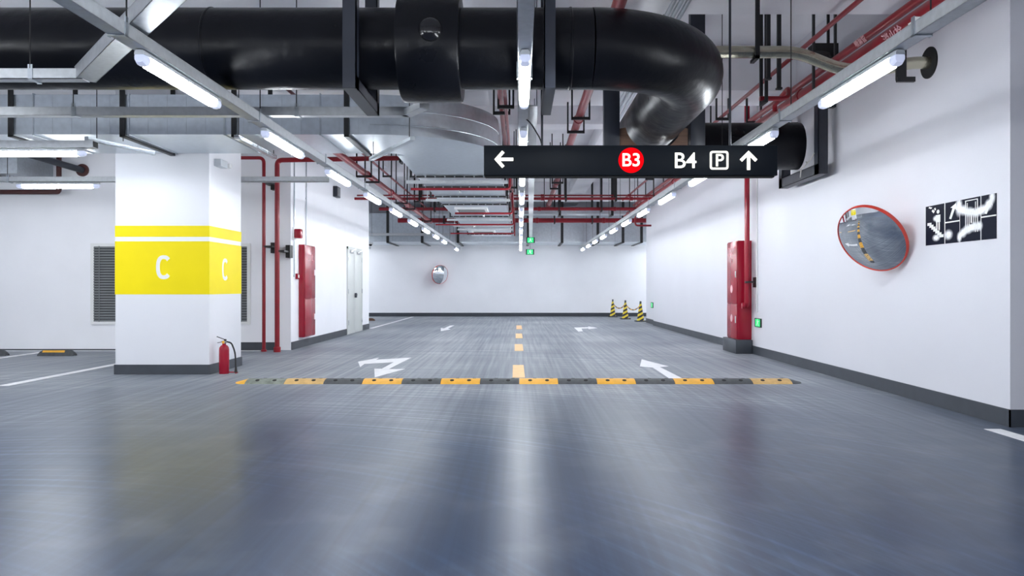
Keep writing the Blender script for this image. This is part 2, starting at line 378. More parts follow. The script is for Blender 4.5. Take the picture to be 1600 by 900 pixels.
# ------------------------------------------------------------------ light trays and lamps
def make_lamp(loc, axis='Y', label='', group=''):
    t = thing('tube_lamp', label, 'lamp', loc, group)
    o = Vector(loc); u = Vector((1, 0, 0)) ; d = Vector((0, 1, 0))
    Lh = .645
    def ext(prof, a, b, z):      # profile in X,Z extruded along Y with tapered ends
        mb = MB(); ys = [(a, .80), (a+.03, 1.0), (b-.03, 1.0), (b, .80)]
        rows = [[o+Vector((x*s_, y, z+zz*(s_ if zz < 0 else 1))) for x, zz in prof] for y, s_ in ys]
        bm = mb.bm; V = [[bm.verts.new(p) for p in r] for r in rows]
        for A, B in zip(V, V[1:]):
            for i in range(len(A)): bm.faces.new((A[i], A[(i+1) % len(A)], B[(i+1) % len(A)], B[i]))
        bm.faces.new(V[0]); bm.faces.new(list(reversed(V[-1])))
        return mb
    part('housing', ext([(-.038, 0), (-.036, .018), (-.026, .03), (.026, .03), (.036, .018), (.038, 0)], -Lh, Lh, -.032), 'lamp_body', t)
    dp = [(-.034, .0), (-.038, -.012), (-.037, -.038), (-.026, -.056), (0, -.062), (.026, -.056), (.037, -.038), (.038, -.012), (.034, .0)]
    part('diffuser', ext(dp, -Lh+.085, Lh-.085, -.0325), 'diff', t)
    part('end_cap', ext(dp, -Lh+.003, -Lh+.10, -.0326), 'lamp_end', t)
    part('end_cap', ext(dp, Lh-.10, Lh-.003, -.0326), 'lamp_end', t)
    for y in (-.45, .45):
        part('mount', MB().box(o.x-.012, o.x+.012, o.y+y-.02, o.y+y+.02, o.z-.022, o.z, .002), 'strap', t)
    for y in (-.3, 0, .3):
        part('clip', MB().box(o.x-.040, o.x+.040, o.y+y-.008, o.y+y+.008, o.z-.05, o.z-.026), 'lamp_body', t)
    return t
TB = 2.73                                  # tray bottom
def tray_thing(name, label, p0, p1, wd=.1, ht=.08, first=0.6, step=2.4, rods=True, top=SLAB, skip=()):
    p0, p1 = Vector(p0), Vector(p1); d = (p1-p0); L_ = d.length; d.normalize(); sd = Vector((d.y, -d.x, 0))
    t = thing(name, label, 'cable tray', tuple((p0+p1)/2))
    up = Vector((0, 0, 1))
    mb = MB(); mid = (p0+p1)/2
    mb.obox(mid+up*.003, (d, sd, up), (L_/2, wd/2, .003))
    for q in (-1, 1): mb.obox(mid+sd*q*(wd/2-.002)+up*(ht/2), (d, sd, up), (L_/2, .002, ht/2))
    mb.obox(mid+up*(ht-.002), (d, sd, up), (L_/2, wd/2+.002, .003))
    part('channel', mb, 'tray', t, smooth=False)
    s_ = first
    while s_ < L_-.05:
        c = p0+d*s_
        m2 = MB()
        for q in (-1, 1): m2.obox(c+sd*q*(wd/2+.004)+up*(ht/2+.01), (d, sd, up), (.018, .003, ht/2+.022))
        m2.obox(c-up*.004, (d, sd, up), (.018, wd/2+.007, .003))
        part('clamp', m2, 'galv', t, smooth=False)
        if rods and not any(a_ <= c.y <= b_ for a_, b_ in skip):
            q = sd*(wd/2+.004)
            part('hanger_rod', MB().tube([c+q+up*.08, Vector((c.x+q.x, c.y+q.y, top))], .005, 6), 'strap', t)
        s_ += step
    return t
PITCH, Y0L = 2.4, 5.565
rails = {'left': -2.44, 'centre': .035, 'right': 2.44}
ords = ['nearest', 'second', 'third', 'fourth', 'fifth', 'sixth', 'seventh', 'eighth', 'ninth', 'tenth', 'eleventh']
tl = {'left': 'long galvanised cable tray above the left row of lamps', 'centre': 'long galvanised cable tray above the centre row of lamps', 'right': 'long galvanised cable tray above the right row of lamps along the right wall'}
proto = None
for nm, x in rails.items():
    tray_thing('cable_tray', tl[nm], (x, -5, TB), (x, 30.9, TB), first=.06+2.4 if nm != 'centre' else 1.0, step=2.4, skip=((9.0, 10.8), (28.9, 31.5)) if nm != 'right' else ((28.9, 31.5),))
    for k in range(-4, 11):
        if k == 9 and nm == 'left': continue
        y = Y0L+PITCH*k
        if k >= 0: lab = '%s lit tube lamp from the camera under the %s cable tray' % (ords[k], nm)
        else: lab = 'lit tube lamp under the %s cable tray, overhead and out of frame' % nm
        grp = 'tube lamps under the %s tray' % nm
        if proto is None: proto = make_lamp((x, y, TB-.004), 'Y', lab, grp)
        else: clone(proto, (x, y, TB-.004), lab, grp)
# added unseen trays and lamps over the cross aisle, brightening the pillar front
for yy, nm in ((2.3, 'nearer'), (-1.6, 'farther')):
    tray_thing('cable_tray', 'added galvanised cable tray over the cross aisle, out of frame, %s row' % nm, (-12.5, yy, 2.92), (2.2, yy, 2.92), first=1, step=3.2)
    for k in range(5):
        xx = -11.4+2.55*k
        clone(proto, (xx, yy, 2.916), 'added lit tube lamp over the cross aisle, out of frame', 'added tube lamps over the cross aisle', PI/2)
# trays over the stalls, running across
tray_thing('cable_tray', 'galvanised cable tray above the upper stall lamp, left of the pillar', (-9.5, 9.0, 2.83), (-4.97, 9.0, 2.83), wd=.12, first=3.0, step=5, top=SLAB)
tray_thing('cable_tray', 'galvanised cable tray passing behind the pillar above the lower stall lamp', (-11.5, 12.05, 2.85), (-3.0, 12.05, 2.85), wd=.1, first=.8, step=2.7)
clone(proto, (-5.73, 9.0, 2.826), 'lit tube lamp left of the pillar top, under the higher stall tray', 'tube lamps over the parking stalls', PI/2)
clone(proto, (-7.24, 12.05, 2.846), 'lit tube lamp left of the pillar, under the lower stall tray', 'tube lamps over the parking stalls', PI/2)
clone(proto, (-8.3, 9.0, 2.826), 'lit tube lamp over the far left stall, out of frame', 'tube lamps over the parking stalls', PI/2)
clone(proto, (-9.8, 12.05, 2.846), 'lit tube lamp deep over the left stalls, out of frame', 'tube lamps over the parking stalls', PI/2)
st = thing('strut_bracket', 'short galvanised strut under the end of the upper stall tray', 'bracket', (-4.95, 9.6, 2.87))
part('strut', MB().bar((-5.05, 8.95, 2.93), (-4.72, 9.9, 2.93), .05, .05, .004), 'galv', st)
part('hanger_rod', MB().tube([(-5.0, 9.08, 2.93), (-5.0, 9.08, SLAB)], .005, 6).tube([(-4.75, 9.2, 2.95), (-4.75, 9.2, 3.05)], .005, 6), 'strap', st)
# front tray with its diagonal crossing over the left lamp tray
t = tray_thing('cable_tray', 'galvanised cable tray at upper left, in front of the black pipe', (-9, 6.02, 2.82), (-3.4, 6.02, 2.82), wd=.11, first=5.2, step=9)
t = tray_thing('cable_tray', 'diagonal galvanised tray crossing over the left lamp tray', (-3.42, 6.05, 2.825), (-1.2, 3.42, 2.825), wd=.15, ht=.1, first=2.9, step=9)
t = tray_thing('cable_tray', 'galvanised cable tray crossing in front of the rectangular duct', (-9, 7.28, 2.82), (-1.06, 7.28, 2.82), wd=.1, first=2.7, step=2.1)
part('bent_end', MB().bar((-1.08, 7.3, 2.85), (-.86, 6.95, 2.85), .09, .06, .003), 'tray', t)
t = thing('strut_bracket', 'slanted galvanised strut under the duct elbow', 'bracket', (-1.5, 9.1, 2.82))
part('strut', MB().bar((-1.89, 9.77, 2.83), (-1.17, 8.4, 2.83), .05, .04, .003), 'galv', t)
part('hanger_rod', MB().tube([(-1.22, 8.5, 2.83), (-1.22, 8.5, SLAB)], .005, 6).tube([(-1.85, 9.7, 2.83), (-1.85, 9.7, 3.04)], .005, 6), 'strap', t)
t = thing('strut_bracket', 'bright galvanised strut below the duct, right of the pillar top', 'bracket', (-3.3, 9.6, 2.95))
part('strut', MB().bar((-3.3, 8.95, 2.955), (-3.3, 10.35, 2.955), .06, .045, .003), 'steel', t)
part('hanger_rod', MB().tube([(-3.3, 9.02, 2.96), (-3.3, 9.02, 4.9)], .005, 6).tube([(-3.3, 10.3, 2.96), (-3.3, 10.3, 3.04)], .005, 6), 'strap', t)
tray_thing('cable_tray', 'added galvanised cable tray over the stall mouths, out of frame at left', (-12, 4.3, 2.9), (-4.4, 4.3, 2.9), first=1, step=3)  # unseen tray and lamps, added for more light on the pillar front
for xx in (-5.2, -7.6, -10.0): clone(proto, (xx, 4.3, 2.896), 'added lit tube lamp over the stall mouths, out of frame at left', 'added tube lamps over the stall mouths', PI/2)
for xx in (-5.9, -8.1): clone(proto, (xx, 6.02, 2.816), 'lit tube lamp under the upper left front tray, out of frame', 'tube lamps of the front tray', PI/2)
for nm, x0, x1, xs in (('left', -12.5, -5.9, (-11.6, -9.4, -7.2)), ('right', 5.2, 10.8, (6.1, 8.3, 10.0))):  # unseen rows of trays and lamps, added to lift the far wall
    tray_thing('cable_tray', 'added galvanised cable tray of the far passage, hidden round the %s corner' % nm, (x0, 27.9, 2.75), (x1, 27.9, 2.75), first=.5, step=2.6)
    for xx in xs: clone(proto, (xx, 27.9, 2.746), 'added lit tube lamp of the far passage, hidden round the %s corner' % nm, 'added tube lamps of the far passage', PI/2)
    for xx in xs[:3]: clone(proto, (xx, 30.4, 2.716), 'added lit tube lamp of the far passage, hidden round the %s corner' % nm, 'added tube lamps of the far passage', PI/2)
    tray_thing('cable_tray', 'third added galvanised cable tray of the far passage, hidden round the %s corner' % nm, (x0, 30.4, 2.72), (x1, 30.4, 2.72), first=.7, step=2.6, top=2.92)
    for xx in xs: clone(proto, (xx, 25.3, 2.746), 'added lit tube lamp of the far passage, hidden round the %s corner' % nm, 'added tube lamps of the far passage', PI/2)
    tray_thing('cable_tray', 'second added galvanised cable tray of the far passage, hidden round the %s corner' % nm, (x0, 25.3, 2.75), (x1, 25.3, 2.75), first=.9, step=2.6)
# flat tray next to the centre lamps
t = thing('cable_tray', 'flat blue grey tray hanging just right of the centre lamps', 'cable tray', (.23, 16.8, 2.95))
a, b = Vector((.12, 7.4, 2.95)), Vector((.38, 26.6, 2.95)); d = (b-a).normalized()
mb = MB().bar(a, b, .1, .012); mb.bar(a+Vector((.05, 0, .02)), b+Vector((.05, 0, .02)), .006, .05); mb.bar(a+Vector((-.05, 0, .02)), b+Vector((-.05, 0, .02)), .006, .05)
part('channel', mb, 'tray', t, smooth=False)
for f in (.03, .25, .5, .75, .97):
    c = a+(b-a)*f
    part('hanger_rod', MB().tube([c+Vector((.05, 0, 0)), (c.x+.05, c.y, SLAB)], .005, 6), 'strap', t)

# ------------------------------------------------------------------ big black insulated pipe
ZP, RP, YP, XA, RB, YP2 = 3.2, .33, 6.45, 1.60, 1.0, 10.9
bp = thing('insulated_pipe', 'huge black insulated pipe with a U bend across the ceiling', 'pipe', (-1, YP, ZP))
part('straight_run', MB().tube([(x, YP, ZP) for x in (-9.5, -2.55, -1.9, -1.0, -.4, .2, XA-RB)], RP, 48), 'black', bp)
part('elbow', MB().tube(arc((XA-RB, YP+RB, ZP), RB, -PI/2, 0, 20, (1, 0, 0), (0, 1, 0)), RP+.002, 48), 'black', bp)
part('straight_run', MB().tube([(XA, YP+RB, ZP), (XA, 8.2, ZP), (XA, YP2-RB, ZP)], RP, 48), 'black', bp)
part('elbow', MB().tube(arc((XA+RB, YP2-RB, ZP), RB, PI, PI/2, 16, (1, 0, 0), (0, 1, 0)), RP+.002, 48), 'black', bp)
part('straight_run', MB().tube([(XA+RB, YP2, ZP), (3.3, YP2, ZP), (3.95, YP2, ZP)], RP, 48), 'black', bp)
for x in (-2.55, .42):
    part('seam', MB().lathe([(RP+.001, -.012), (RP+.006, -.006), (RP+.006, .006), (RP+.001, .012)], (x, YP, ZP), (1, 0, 0), 48), 'black', bp)
col = part('collar', MB().lathe([(RP, -.25), (.43, -.25), (.44, -.235), (.44, .235), (.43, .25), (RP, .25)], (-.735, YP, ZP), (1, 0, 0), 56), 'black', bp)
part('cap', MB().lathe([(.095, -.02), (.095, .01), (.085, .03), (.065, .048), (.035, .058), (0, .061)], (-.70, YP-.435, ZP+.02), (0, -1, .05), 32), 'blackdome', col, 'glossy round cap')
def u_frame(label, x, y0, y1, zb, ztop, wd, side, fl_=.1):
    t = thing('pipe_bracket', label, 'bracket', (x, (y0+y1)/2, zb))
    def channel(mb, p0, p1, dep):                      # C profile: web plus two flanges
        p0, p1 = Vector(p0), Vector(p1); d = (p1-p0).normalized(); s_ = Vector((1, 0, 0)); n = d.cross(s_)
        c = (p0+p1)/2; L_ = (p1-p0).length/2
        mb.obox(c-s_*side*(wd/2-.005), (d, s_, n), (L_, .005, dep/2))
        for q in (-1, 1): mb.obox(c+n*q*(dep/2-.005), (d, s_, n), (L_, wd/2, .005))
        return mb
    part('leg', channel(MB(), (x, y0+fl_/2, zb), (x, y0+fl_/2, ztop), fl_), 'frame', t, smooth=False)
    part('leg', channel(MB(), (x, y1-fl_/2, zb), (x, y1-fl_/2, ztop), fl_), 'frame', t, smooth=False)
    part('crossbar', channel(MB(), (x, y0+.001, zb+fl_/2), (x, y1-.001, zb+fl_/2), fl_), 'frame', t, smooth=False)
    return t
zb = ZP-RP-.012
u_frame('dark steel hanger frame left of the pipe collar', -1.33, 6.0, 6.98, zb-.10, SLAB, .11, -1)
u_frame('dark steel hanger frame right of the centre lamps', .235, 6.0, 6.95, zb-.10, SLAB, .09, 1)
fr = u_frame('dark steel hanger frame holding the pipe end by the right wall', 4.03, 10.2, 11.75, zb-.15, 3.72, .13, 1, .14)
for yy in (10.22, 11.62): part('wall_arm', MB().box(3.97, XR-.001, yy, yy+.1, 3.6, 3.7, .003), 'frame', fr)
part('tie_wire', MB().tube([(3.955, 10.6, 2.93), (3.945, 10.55, 2.9), (3.93, 10.62, 2.87), (3.94, 10.75, 2.86), (3.94, 10.78, 2.74)], .009, 8).tube([(3.95, 10.62, 2.89), (3.94, 10.4, 2.93), (3.95, 10.3, 3.0)], .007, 8), 'rag', fr)
wf = thing('pipe_bracket', 'dark steel posts and plywood plate around the bent pipe behind the sign', 'bracket', (1.6, 9.0, 2.6))
part('post', MB().box(.985, 1.17, 8.98, 9.1, 2.55, SLAB, .004), 'frame', wf)
part('post', MB().box(2.0, 2.17, 8.98, 9.1, 2.55, SLAB, .004), 'frame', wf)
part('crossbar', MB().box(.985, 2.17, 8.985, 9.095, 2.55, 2.68, .004), 'frame', wf)
mbw = MB()
n = 32; out = []
for i in range(n):        # square board with a round hole for the pipe
    a0, a1 = 2*PI*i/n, 2*PI*(i+1)/n
    def sq(a):
        c_, s_ = math.cos(a), math.sin(a); k = .40/max(abs(c_), abs(s_)); return (c_*k, s_*k)
    if math.sin((a0+a1)/2) > -.2: continue
    mbw.prism([(.335*math.cos(a0), .335*math.sin(a0)), sq(a0), sq(a1), (.335*math.cos(a1), .335*math.sin(a1))], (XA-.03, 9.0, ZP-.06), (1, 0, 0), (0, 0, 1), (0, .05, 0))
part('plywood_plate', mbw, 'wood', wf, smooth=False)

# ------------------------------------------------------------------ rectangular duct with round elbow
DZ0, DZ1, DY0, DY1 = 3.04, 3.52, 9.24, 10.55
vd = thing('ventilation_duct', 'galvanised rectangular duct with rounded elbow turning down the corridor', 'duct', (-2, 9.9, DZ0))
XE, RO = -1.8, 1.5; RI = RO-(DY1-DY0)
part('cross_run', MB().box(-9.5, XE, DY0, DY1, DZ0, DZ1), 'duct', vd, smooth=False)
cE = Vector((XE, DY0+RO, 0))
rows = []
nE = 24
for i in range(nE+1):
    a = -PI/2+(PI/2)*i/nE; dr = Vector((math.cos(a), math.sin(a), 0))
    rows.append([cE+dr*RO+Vector((0, 0, DZ0)), cE+dr*RO+Vector((0, 0, DZ1)), cE+dr*RI+Vector((0, 0, DZ1)), cE+dr*RI+Vector((0, 0, DZ0)), cE+dr*RO+Vector((0, 0, DZ0))])
part('elbow', MB().grid(rows), 'duct', vd)
XD1 = XE+RO; XD0 = XE+RI
part('corridor_run', MB().box(XD0-.1, XD1, DY0+RO, 27.6, DZ0, DZ1), 'duct', vd, smooth=False)
x = -9.3
while x < XE:
    part('seam', MB().box(x-.008, x+.008, DY0-.012, DY1, DZ0-.012, DZ1+.012), 'galv', vd, smooth=False); x += 1.15
seams = MB()
x = -9.3
while x < XE:
    seams.box(x-.002, x+.002, DY0-.003, DY0, DZ0, DZ1); x += .23
part('rib', seams, 'galv', vd, smooth=False)
for zz in (DZ0+.12, DZ0+.30):
    part('rib', MB().tube(arc((XE, DY0+RO, zz), RO+.002, -PI/2, 0, 24, (1, 0, 0), (0, 1, 0)), .006, 6), 'galv', vd)
for q, x in enumerate((-7.45, -6.11, -4.77, -3.43, -2.08)):
    mb = MB().box(x-.03, x+.03, DY0-.03, DY0-.012, DZ0-.03, SLAB).box(x-.03, x+.03, DY0-.03, DY1+.02, DZ0-.034, DZ0-.014).box(x-.03, x+.03, DY1+.005, DY1+.02, DZ0-.03, SLAB)
    part('hanger_strap', mb, 'strap', vd, smooth=False)
for y in (12.66, 13.98, 15.46, 16.9, 19.8, 26.4):
    mb = MB().box(XD0-.2, XD1+.05, y-.03, y+.03, DZ0-.03, DZ0-.006)
    for xx in (XD0-.18, XD1+.03): mb.box(xx-.015, xx+.015, y-.02, y+.02, DZ0-.03, SLAB)
    part('hanger_strap', mb, 'strap', vd, smooth=False)
    part('bolt_row', (lambda m_: [m_.lathe([(.014, -.004), (.014, .006), (0, .006)], (XD0-.1+k_*.16, y-.032, DZ0-.018), (0, -1, 0), 8) for k_ in range(10)] and m_)(MB()), 'steel', vd)
for y in (12.95, 15.65, 20.2, 22.2, 23.6):
    mb = MB().box(XD0-.3, XD1+.1, y-.04, y+.04, DZ0-.09, DZ0-.04)
    for xx in (XD0-.27, XD1+.08): mb.box(xx-.008, xx+.008, y-.008, y+.008, DZ0-.06, SLAB)
    part('support_strut', mb, 'tray', vd, smooth=False)
def grille(y0, y1, x0, x1):
    g = part('air_grille', MB().box(x0, x1, y0, y1, DZ0-.05, DZ0), 'white', vd, smooth=False)
    mb = MB()
    yy = y0+.06
    while yy < y1-.05: mb.box(x0+.06, x1-.06, yy, yy+.05, DZ0-.056, DZ0-.05); yy += .11
    part('slat', mb, 'louvre', g, smooth=False)
grille(17.6, 18.7, -1.5, -.75)
grille(24.6, 25.8, -1.55, -.8)
# duct across the far wall
fd = thing('ventilation_duct', 'dark galvanised duct running across above the far wall', 'duct', (0, 29.6, 2.92))
part('run', MB().box(-12.5, 10.5, 29, 31.4, 2.92, 4.0), 'duct', fd, smooth=False)
for x in (-6.3, -4.98, -3.68, -2.33, .32, 1.6, 2.95, 3.9, 4.6):
    mb = MB().box(x-.05, x+.05, 28.97, 28.99, 2.9, SLAB).box(x-.05, x+.05, 28.97, 31.4, 2.88, 2.9)
    part('hanger_strap', mb, 'strap', fd, smooth=False)
x = -12
while x < 10: part('seam', MB().box(x-.01, x+.01, 28.985, 29, 2.92, 4.0), 'galv', fd, smooth=False); x += 1.2
t = tray_thing('cable_tray', 'galvanised rail crossing in front of the far duct at left', (-9, 28.6, 3.12), (-2.6, 28.6, 3.12), wd=.08, ht=.1, first=1, step=2.5)
# dark duct at left behind the stall lamps
sd_ = thing('ventilation_duct', 'dark grey duct high on the stall wall at the left edge', 'duct', (-10, 14.3, 3.2))
part('run', MB().box(-12.8, -8.9, 13.6, 14.65, 3.22, 3.75), 'galv', sd_, smooth=False)
for x in (-9.35, -11): part('hanger_strap', MB().box(x-.03, x+.03, 13.56, 13.59, 3.19, SLAB).box(x-.03, x+.03, 13.56, 14.65, 3.17, 3.2), 'rust', sd_, smooth=False)

# ------------------------------------------------------------------ red pipes
def bend(pts, r, n=6):
    pts = [Vector(p) for p in pts]; out = [pts[0]]
    for a, b, c in zip(pts, pts[1:], pts[2:]):
        u = (a-b).normalized(); v = (c-b).normalized(); k = min(r, (a-b).length*.49, (c-b).length*.49)
        p, q = b+u*k, b+v*k
        for i in range(n+1):
            f = i/n; out.append(p*(1-f)**2+b*2*f*(1-f)+q*f*f)
    out.append(pts[-1]); return out
def red_pipe(label, pts, r, hang=(), m='red', name='fire_pipe', w=None, axis='Y', couplings=(), bendr=.1, hm='strap'):
    P = bend(pts, bendr) if len(pts) > 2 else [Vector(p) for p in pts]
    mid = P[len(P)//2]
    t = thing(name, label, 'pipe', tuple(mid))
    part('run', MB().tube(P, r, 20), m, t)
    for c, ax in couplings:
        part('coupling', MB().lathe([(r, -.05), (r+.014, -.045), (r+.014, .045), (r, .05)], c, ax, 20), m, t)
    for h in hang:                       # U hanger legs to the slab
        h = Vector(h); ww = (w or r+.07)
        if axis == 'Y':
            mb = MB().box(h.x-ww-.012, h.x-ww+.012, h.y-.02, h.y+.02, h.z-r-.04, SLAB).box(h.x+ww-.012, h.x+ww+.012, h.y-.02, h.y+.02, h.z-r-.04, SLAB).box(h.x-ww, h.x+ww, h.y-.02, h.y+.02, h.z-r-.04, h.z-r)
        else:
            mb = MB().box(h.x-.02, h.x+.02, h.y-ww-.012, h.y-ww+.012, h.z-r-.04, SLAB).box(h.x-.02, h.x+.02, h.y+ww-.012, h.y+ww+.012, h.z-r-.04, SLAB).box(h.x-.02, h.x+.02, h.y-ww, h.y+ww, h.z-r-.04, h.z-r)
        part('hanger', mb, hm, t, smooth=False)
    return t
Hc = CAMH
yax = (0, 1, 0)
red_pipe('red pipe running down the ceiling just right of the centre lamps', [(.91, 2, Hc+2.6), (.91, 26.6, Hc+2.6)], .062, [(.91, y, Hc+2.6) for y in (11.45, 12.45, 18.5, 19.6, 24.4)], couplings=[((.91, y, Hc+2.6), yax) for y in (11.9, 19, 24)], w=.13)
red_pipe('thin red pipe beside the centre lamps on their left side', [(-.17, 7.5, Hc+2.25), (-.17, 26.2, Hc+2.25), (-.17, 26.2, Hc+1.75)], .022, [(-.17, y, Hc+2.25) for y in (9.4, 17, 23)])
red_pipe('red pipe beside the corridor duct, left of the centre lamps', [(-.235, 7.5, Hc+2.32), (-.235, 19.97, Hc+2.32)], .032, [(-.235, y, Hc+2.32) for y in (10, 18.2)])
red_pipe('thick red main pipe above the left row of lamps', [(-2.98, 10.75, Hc+2.2), (-2.98, 25.8, Hc+2.2)], .058, [(-2.98, y, Hc+2.2) for y in (14.7, 15.5, 19.4, 20.8, 24.6)], couplings=[((-2.98, y, Hc+2.2), yax) for y in (15, 17.8, 21.4)], w=.14)
red_pipe('thin red pipe parallel to the thick main above the left lamps', [(-2.93, 9.5, Hc+2.5), (-2.93, 24.5, Hc+2.5)], .022, [(-2.93, y, Hc+2.5) for y in (13, 17, 22)])
red_pipe('thin red pipe farthest from the right wall, slanting to the top edge', [(3.22, 2, Hc+2.72), (3.22, 24, Hc+2.72)], .026, [(3.22, y, Hc+2.72) for y in (6.5, 12.2, 15, 19)])
p2 = red_pipe('middle red sprinkler pipe with faded lettering near the right wall', [(3.72, 2, Hc+2.68), (3.72, 25, Hc+2.68)], .043, [(3.72, y, Hc+2.68) for y in (5, 12.2, 17, 22)])
p3 = red_pipe('thickest red fire main near the right wall with a pale arrow', [(3.65, 2, Hc+2.46), (3.65, 26.42, Hc+2.46)], .085, [(3.65, y, Hc+2.46) for y in (9.2, 15.2, 20.2, 24.6)], couplings=[((3.65, y, Hc+2.46), yax) for y in (9.9, 13.5, 18)], w=.13)
# lettering on the two pipes: on the side that faces the drive lane
def on_pipe(parent, x, z, r, y, body, size):
    n_ = Vector((-.82, 0, -.57)); u = Vector((0, -1, 0)); v = u.cross(n_)*-1
    o = Vector((x, y, z))+n_*(r+.004)
    v = n_.cross(u)
    part('lettering', MB().text(body, size, o, u, v, .002, .001), 'pale', parent, 'faded pale lettering', smooth=False)
try:
    on_pipe(p2, 3.72, Hc+2.68, .043, 8.3, '\u55b7\u6dcb\u7ba1', .085)
    on_pipe(p3, 3.65, Hc+2.46, .085, 7.35, '\u6d88\u706b\u6813', .12)
except Exception as e: print('text', e)
n_ = Vector((-.82, 0, -.57)); u = Vector((0, -1, 0)); v = n_.cross(u)
part('arrow_mark', MB().prism([(-.11, -.015), (.02, -.015), (.02, -.045), (.11, 0), (.02, .045), (.02, .015), (-.11, .015)], Vector((3.65, 6.95, Hc+2.46))+n_*.088, u, v, n_*.002), 'letter', p3, 'pale direction arrow', smooth=False)
red_pipe('short thin red branch with a raised bend above the black pipe end', [(3.0, 9.6, Hc+2.36), (3.36, 9.6, Hc+2.36), (3.42, 9.75, Hc+2.54), (3.42, 10.3, Hc+2.45), (3.42, 10.3, Hc+2.36)], .03, [(3.05, 9.6, Hc+2.36)], axis='X')
# vertical risers left
r1 = red_pipe('thin red riser pipe on the stall wall, nearer the pillar', [(-6.6, 14.35, Hc+2.42), (-4.78, 14.35, Hc+2.42), (-4.78, 14.35, .05)], .032, [(-5.6, 14.35, Hc+2.42)], axis='X')
part('wall_clamp', MB().box(-4.80, -4.62, 14.32, 14.7, 1.95, 1.98).box(-4.72, -4.62, 14.55, 14.7, 1.85, 2.05), 'strap', r1)
part('wall_clamp', MB().box(-4.80, -4.62, 14.32, 14.7, 3.14, 3.17).box(-4.72, -4.62, 14.55, 14.7, 3.05, 3.3), 'strap', r1)
part('flange', MB().lathe([(.05, 0), (.05, .04), (.033, .045)], (-4.78, 14.35, 0), (0, 0, 1), 20), 'red', r1)
r2 = red_pipe('thicker red riser pipe near the wall corner that turns across the ceiling', [(-.3, 14.25, Hc+2.43), (-4.5, 14.25, Hc+2.36), (-4.5, 14.25, .05)], .045, [(-2.2, 14.25, Hc+2.385), (-1.2, 14.25, Hc+2.41)], axis='X')
part('wall_clamp', MB().box(-4.52, -4.36, 14.22, 14.7, 1.86, 1.89).box(-4.42, -4.34, 14.5, 14.7, 1.76, 2.0), 'strap', r2)
part('flange', MB().lathe([(.065, 0), (.065, .09), (.046, .1)], (-4.5, 14.25, 0), (0, 0, 1), 20), 'red', r2)
# sprinkler branches under the corridor duct
for (y, x0, lab) in ((13.4, -1.9, 'nearest'), (17.8, -1.5, 'second'), (21.0, -2.3, 'third'), (24.4, -2.2, 'farthest')):
    t = red_pipe(lab+' red sprinkler branch crossing under the corridor duct', [(x0, y, 2.915), (-.17, y, 2.915), (-.17, y, Hc+2.2)], .022, bendr=.06)
    part('sprinkler_head', MB().lathe([(.012, 0), (.02, -.02), (.012, -.05), (.03, -.055), (0, -.058)], ((x0-.17)/2, y, 2.895), (0, 0, 1), 12), 'steel', t)
    part('hanger_rod', MB().tube([(x0+.1, y, 2.92), (x0+.1, y, SLAB if x0 < -1.95 else DZ0)], .005, 6), 'strap', t)
# far cross pipes
for (y, h, r, x0, x1, lab) in ((20.0, 2.31, .035, -4.3, 3.9, 'middle height red pipe crossing the far ceiling, nearest of four'), (20.3, 2.43, .02, -4.3, 3.57, 'thin red pipe crossing the far ceiling above the others'),
                               (23.5, 2.4, .05, -4.3, 3.57, 'red pipe crossing the far ceiling over the grey band'), (26.5, 2.31, .08, -4.2, 7, 'thickest red pipe crossing just before the far duct')):
    red_pipe(lab, [(x0, y, Hc+h), (x1, y, Hc+h)], r, [(x, y, Hc+h) for x in (-2.6, 1.2, 2.5)], axis='X', couplings=[((x, y, Hc+h), (1, 0, 0)) for x in (-2.2, .6, 2.9)])
t = thing('ventilation_duct', 'flat dark duct crossing between the far red pipes', 'duct', (0, 25.2, 3.6))
part('run', MB().box(-4.0, 3.45, 24.9, 25.5, Hc+2.38, Hc+2.52), 'galv', t, smooth=False)
for x in (-2, 1.3, 3.0): part('hanger_strap', MB().box(x-.04, x+.04, 24.86, 24.89, Hc+2.33, SLAB).box(x-.04, x+.04, 24.86, 25.5, Hc+2.33, Hc+2.36), 'strap', t, smooth=False)
# stall wall rusty pipes and stub
red_pipe('dull brown red pipe frame on the stall wall at the left edge', [(-12, 14.5, 3.0), (-8.7, 14.5, 3.0), (-8.7, 14.5, SLAB)], .045, m='rust', bendr=.05)
t = thing('pipe_stub', 'black stub pipe entering the stall wall left of the pillar', 'pipe', (-8.5, 14.2, 3.4))
part('run', MB().tube([(-8.9, 13.2, 3.62), (-8.36, YS-.02, 3.44)], .06, 16), 'frame', t)
part('wall_ring', MB().lathe([(.07, -.03), (.12, -.03), (.12, 0), (.07, 0)], (-8.36, YS-.001, 3.44), (0, 1, 0), 24), 'rust', t)
# foil lagged pipe into the right wall
t = thing('lagged_pipe', 'shiny foil lagged pipe entering the right wall near the top', 'pipe', (3, 7.9, 3.6))
part('run', MB().tube(bend([(.3, 7.9, Hc+2.42), (2.85, 7.9, Hc+2.42), (3.3, 7.9, Hc+2.24), (3.75, 7.9, Hc+2.24), (4.0, 7.9, Hc+2.31), (XR, 7.9, Hc+2.31)], .15), .062, 20), 'brass', t)
part('wall_ring', MB().lathe([(.075, -.012), (.16, -.012), (.16, 0), (.075, 0)], (XR, 7.9, Hc+2.31), (1, 0, 0), 32), 'dark', t)
part('angle_bracket', MB().box(3.82, 3.92, 7.78, 7.81, Hc+2.10, Hc+2.42).box(3.82, 4.0, 7.76, 7.80, Hc+2.08, Hc+2.13), 'strap', t)
for x in (2.42,):
    part('hanger', MB().box(x-.02, x+.02, 7.8, 7.83, Hc+2.33, 4.2).box(x-.02, x+.02, 7.8, 8.0, Hc+2.33, Hc+2.36), 'strap', t, smooth=False)
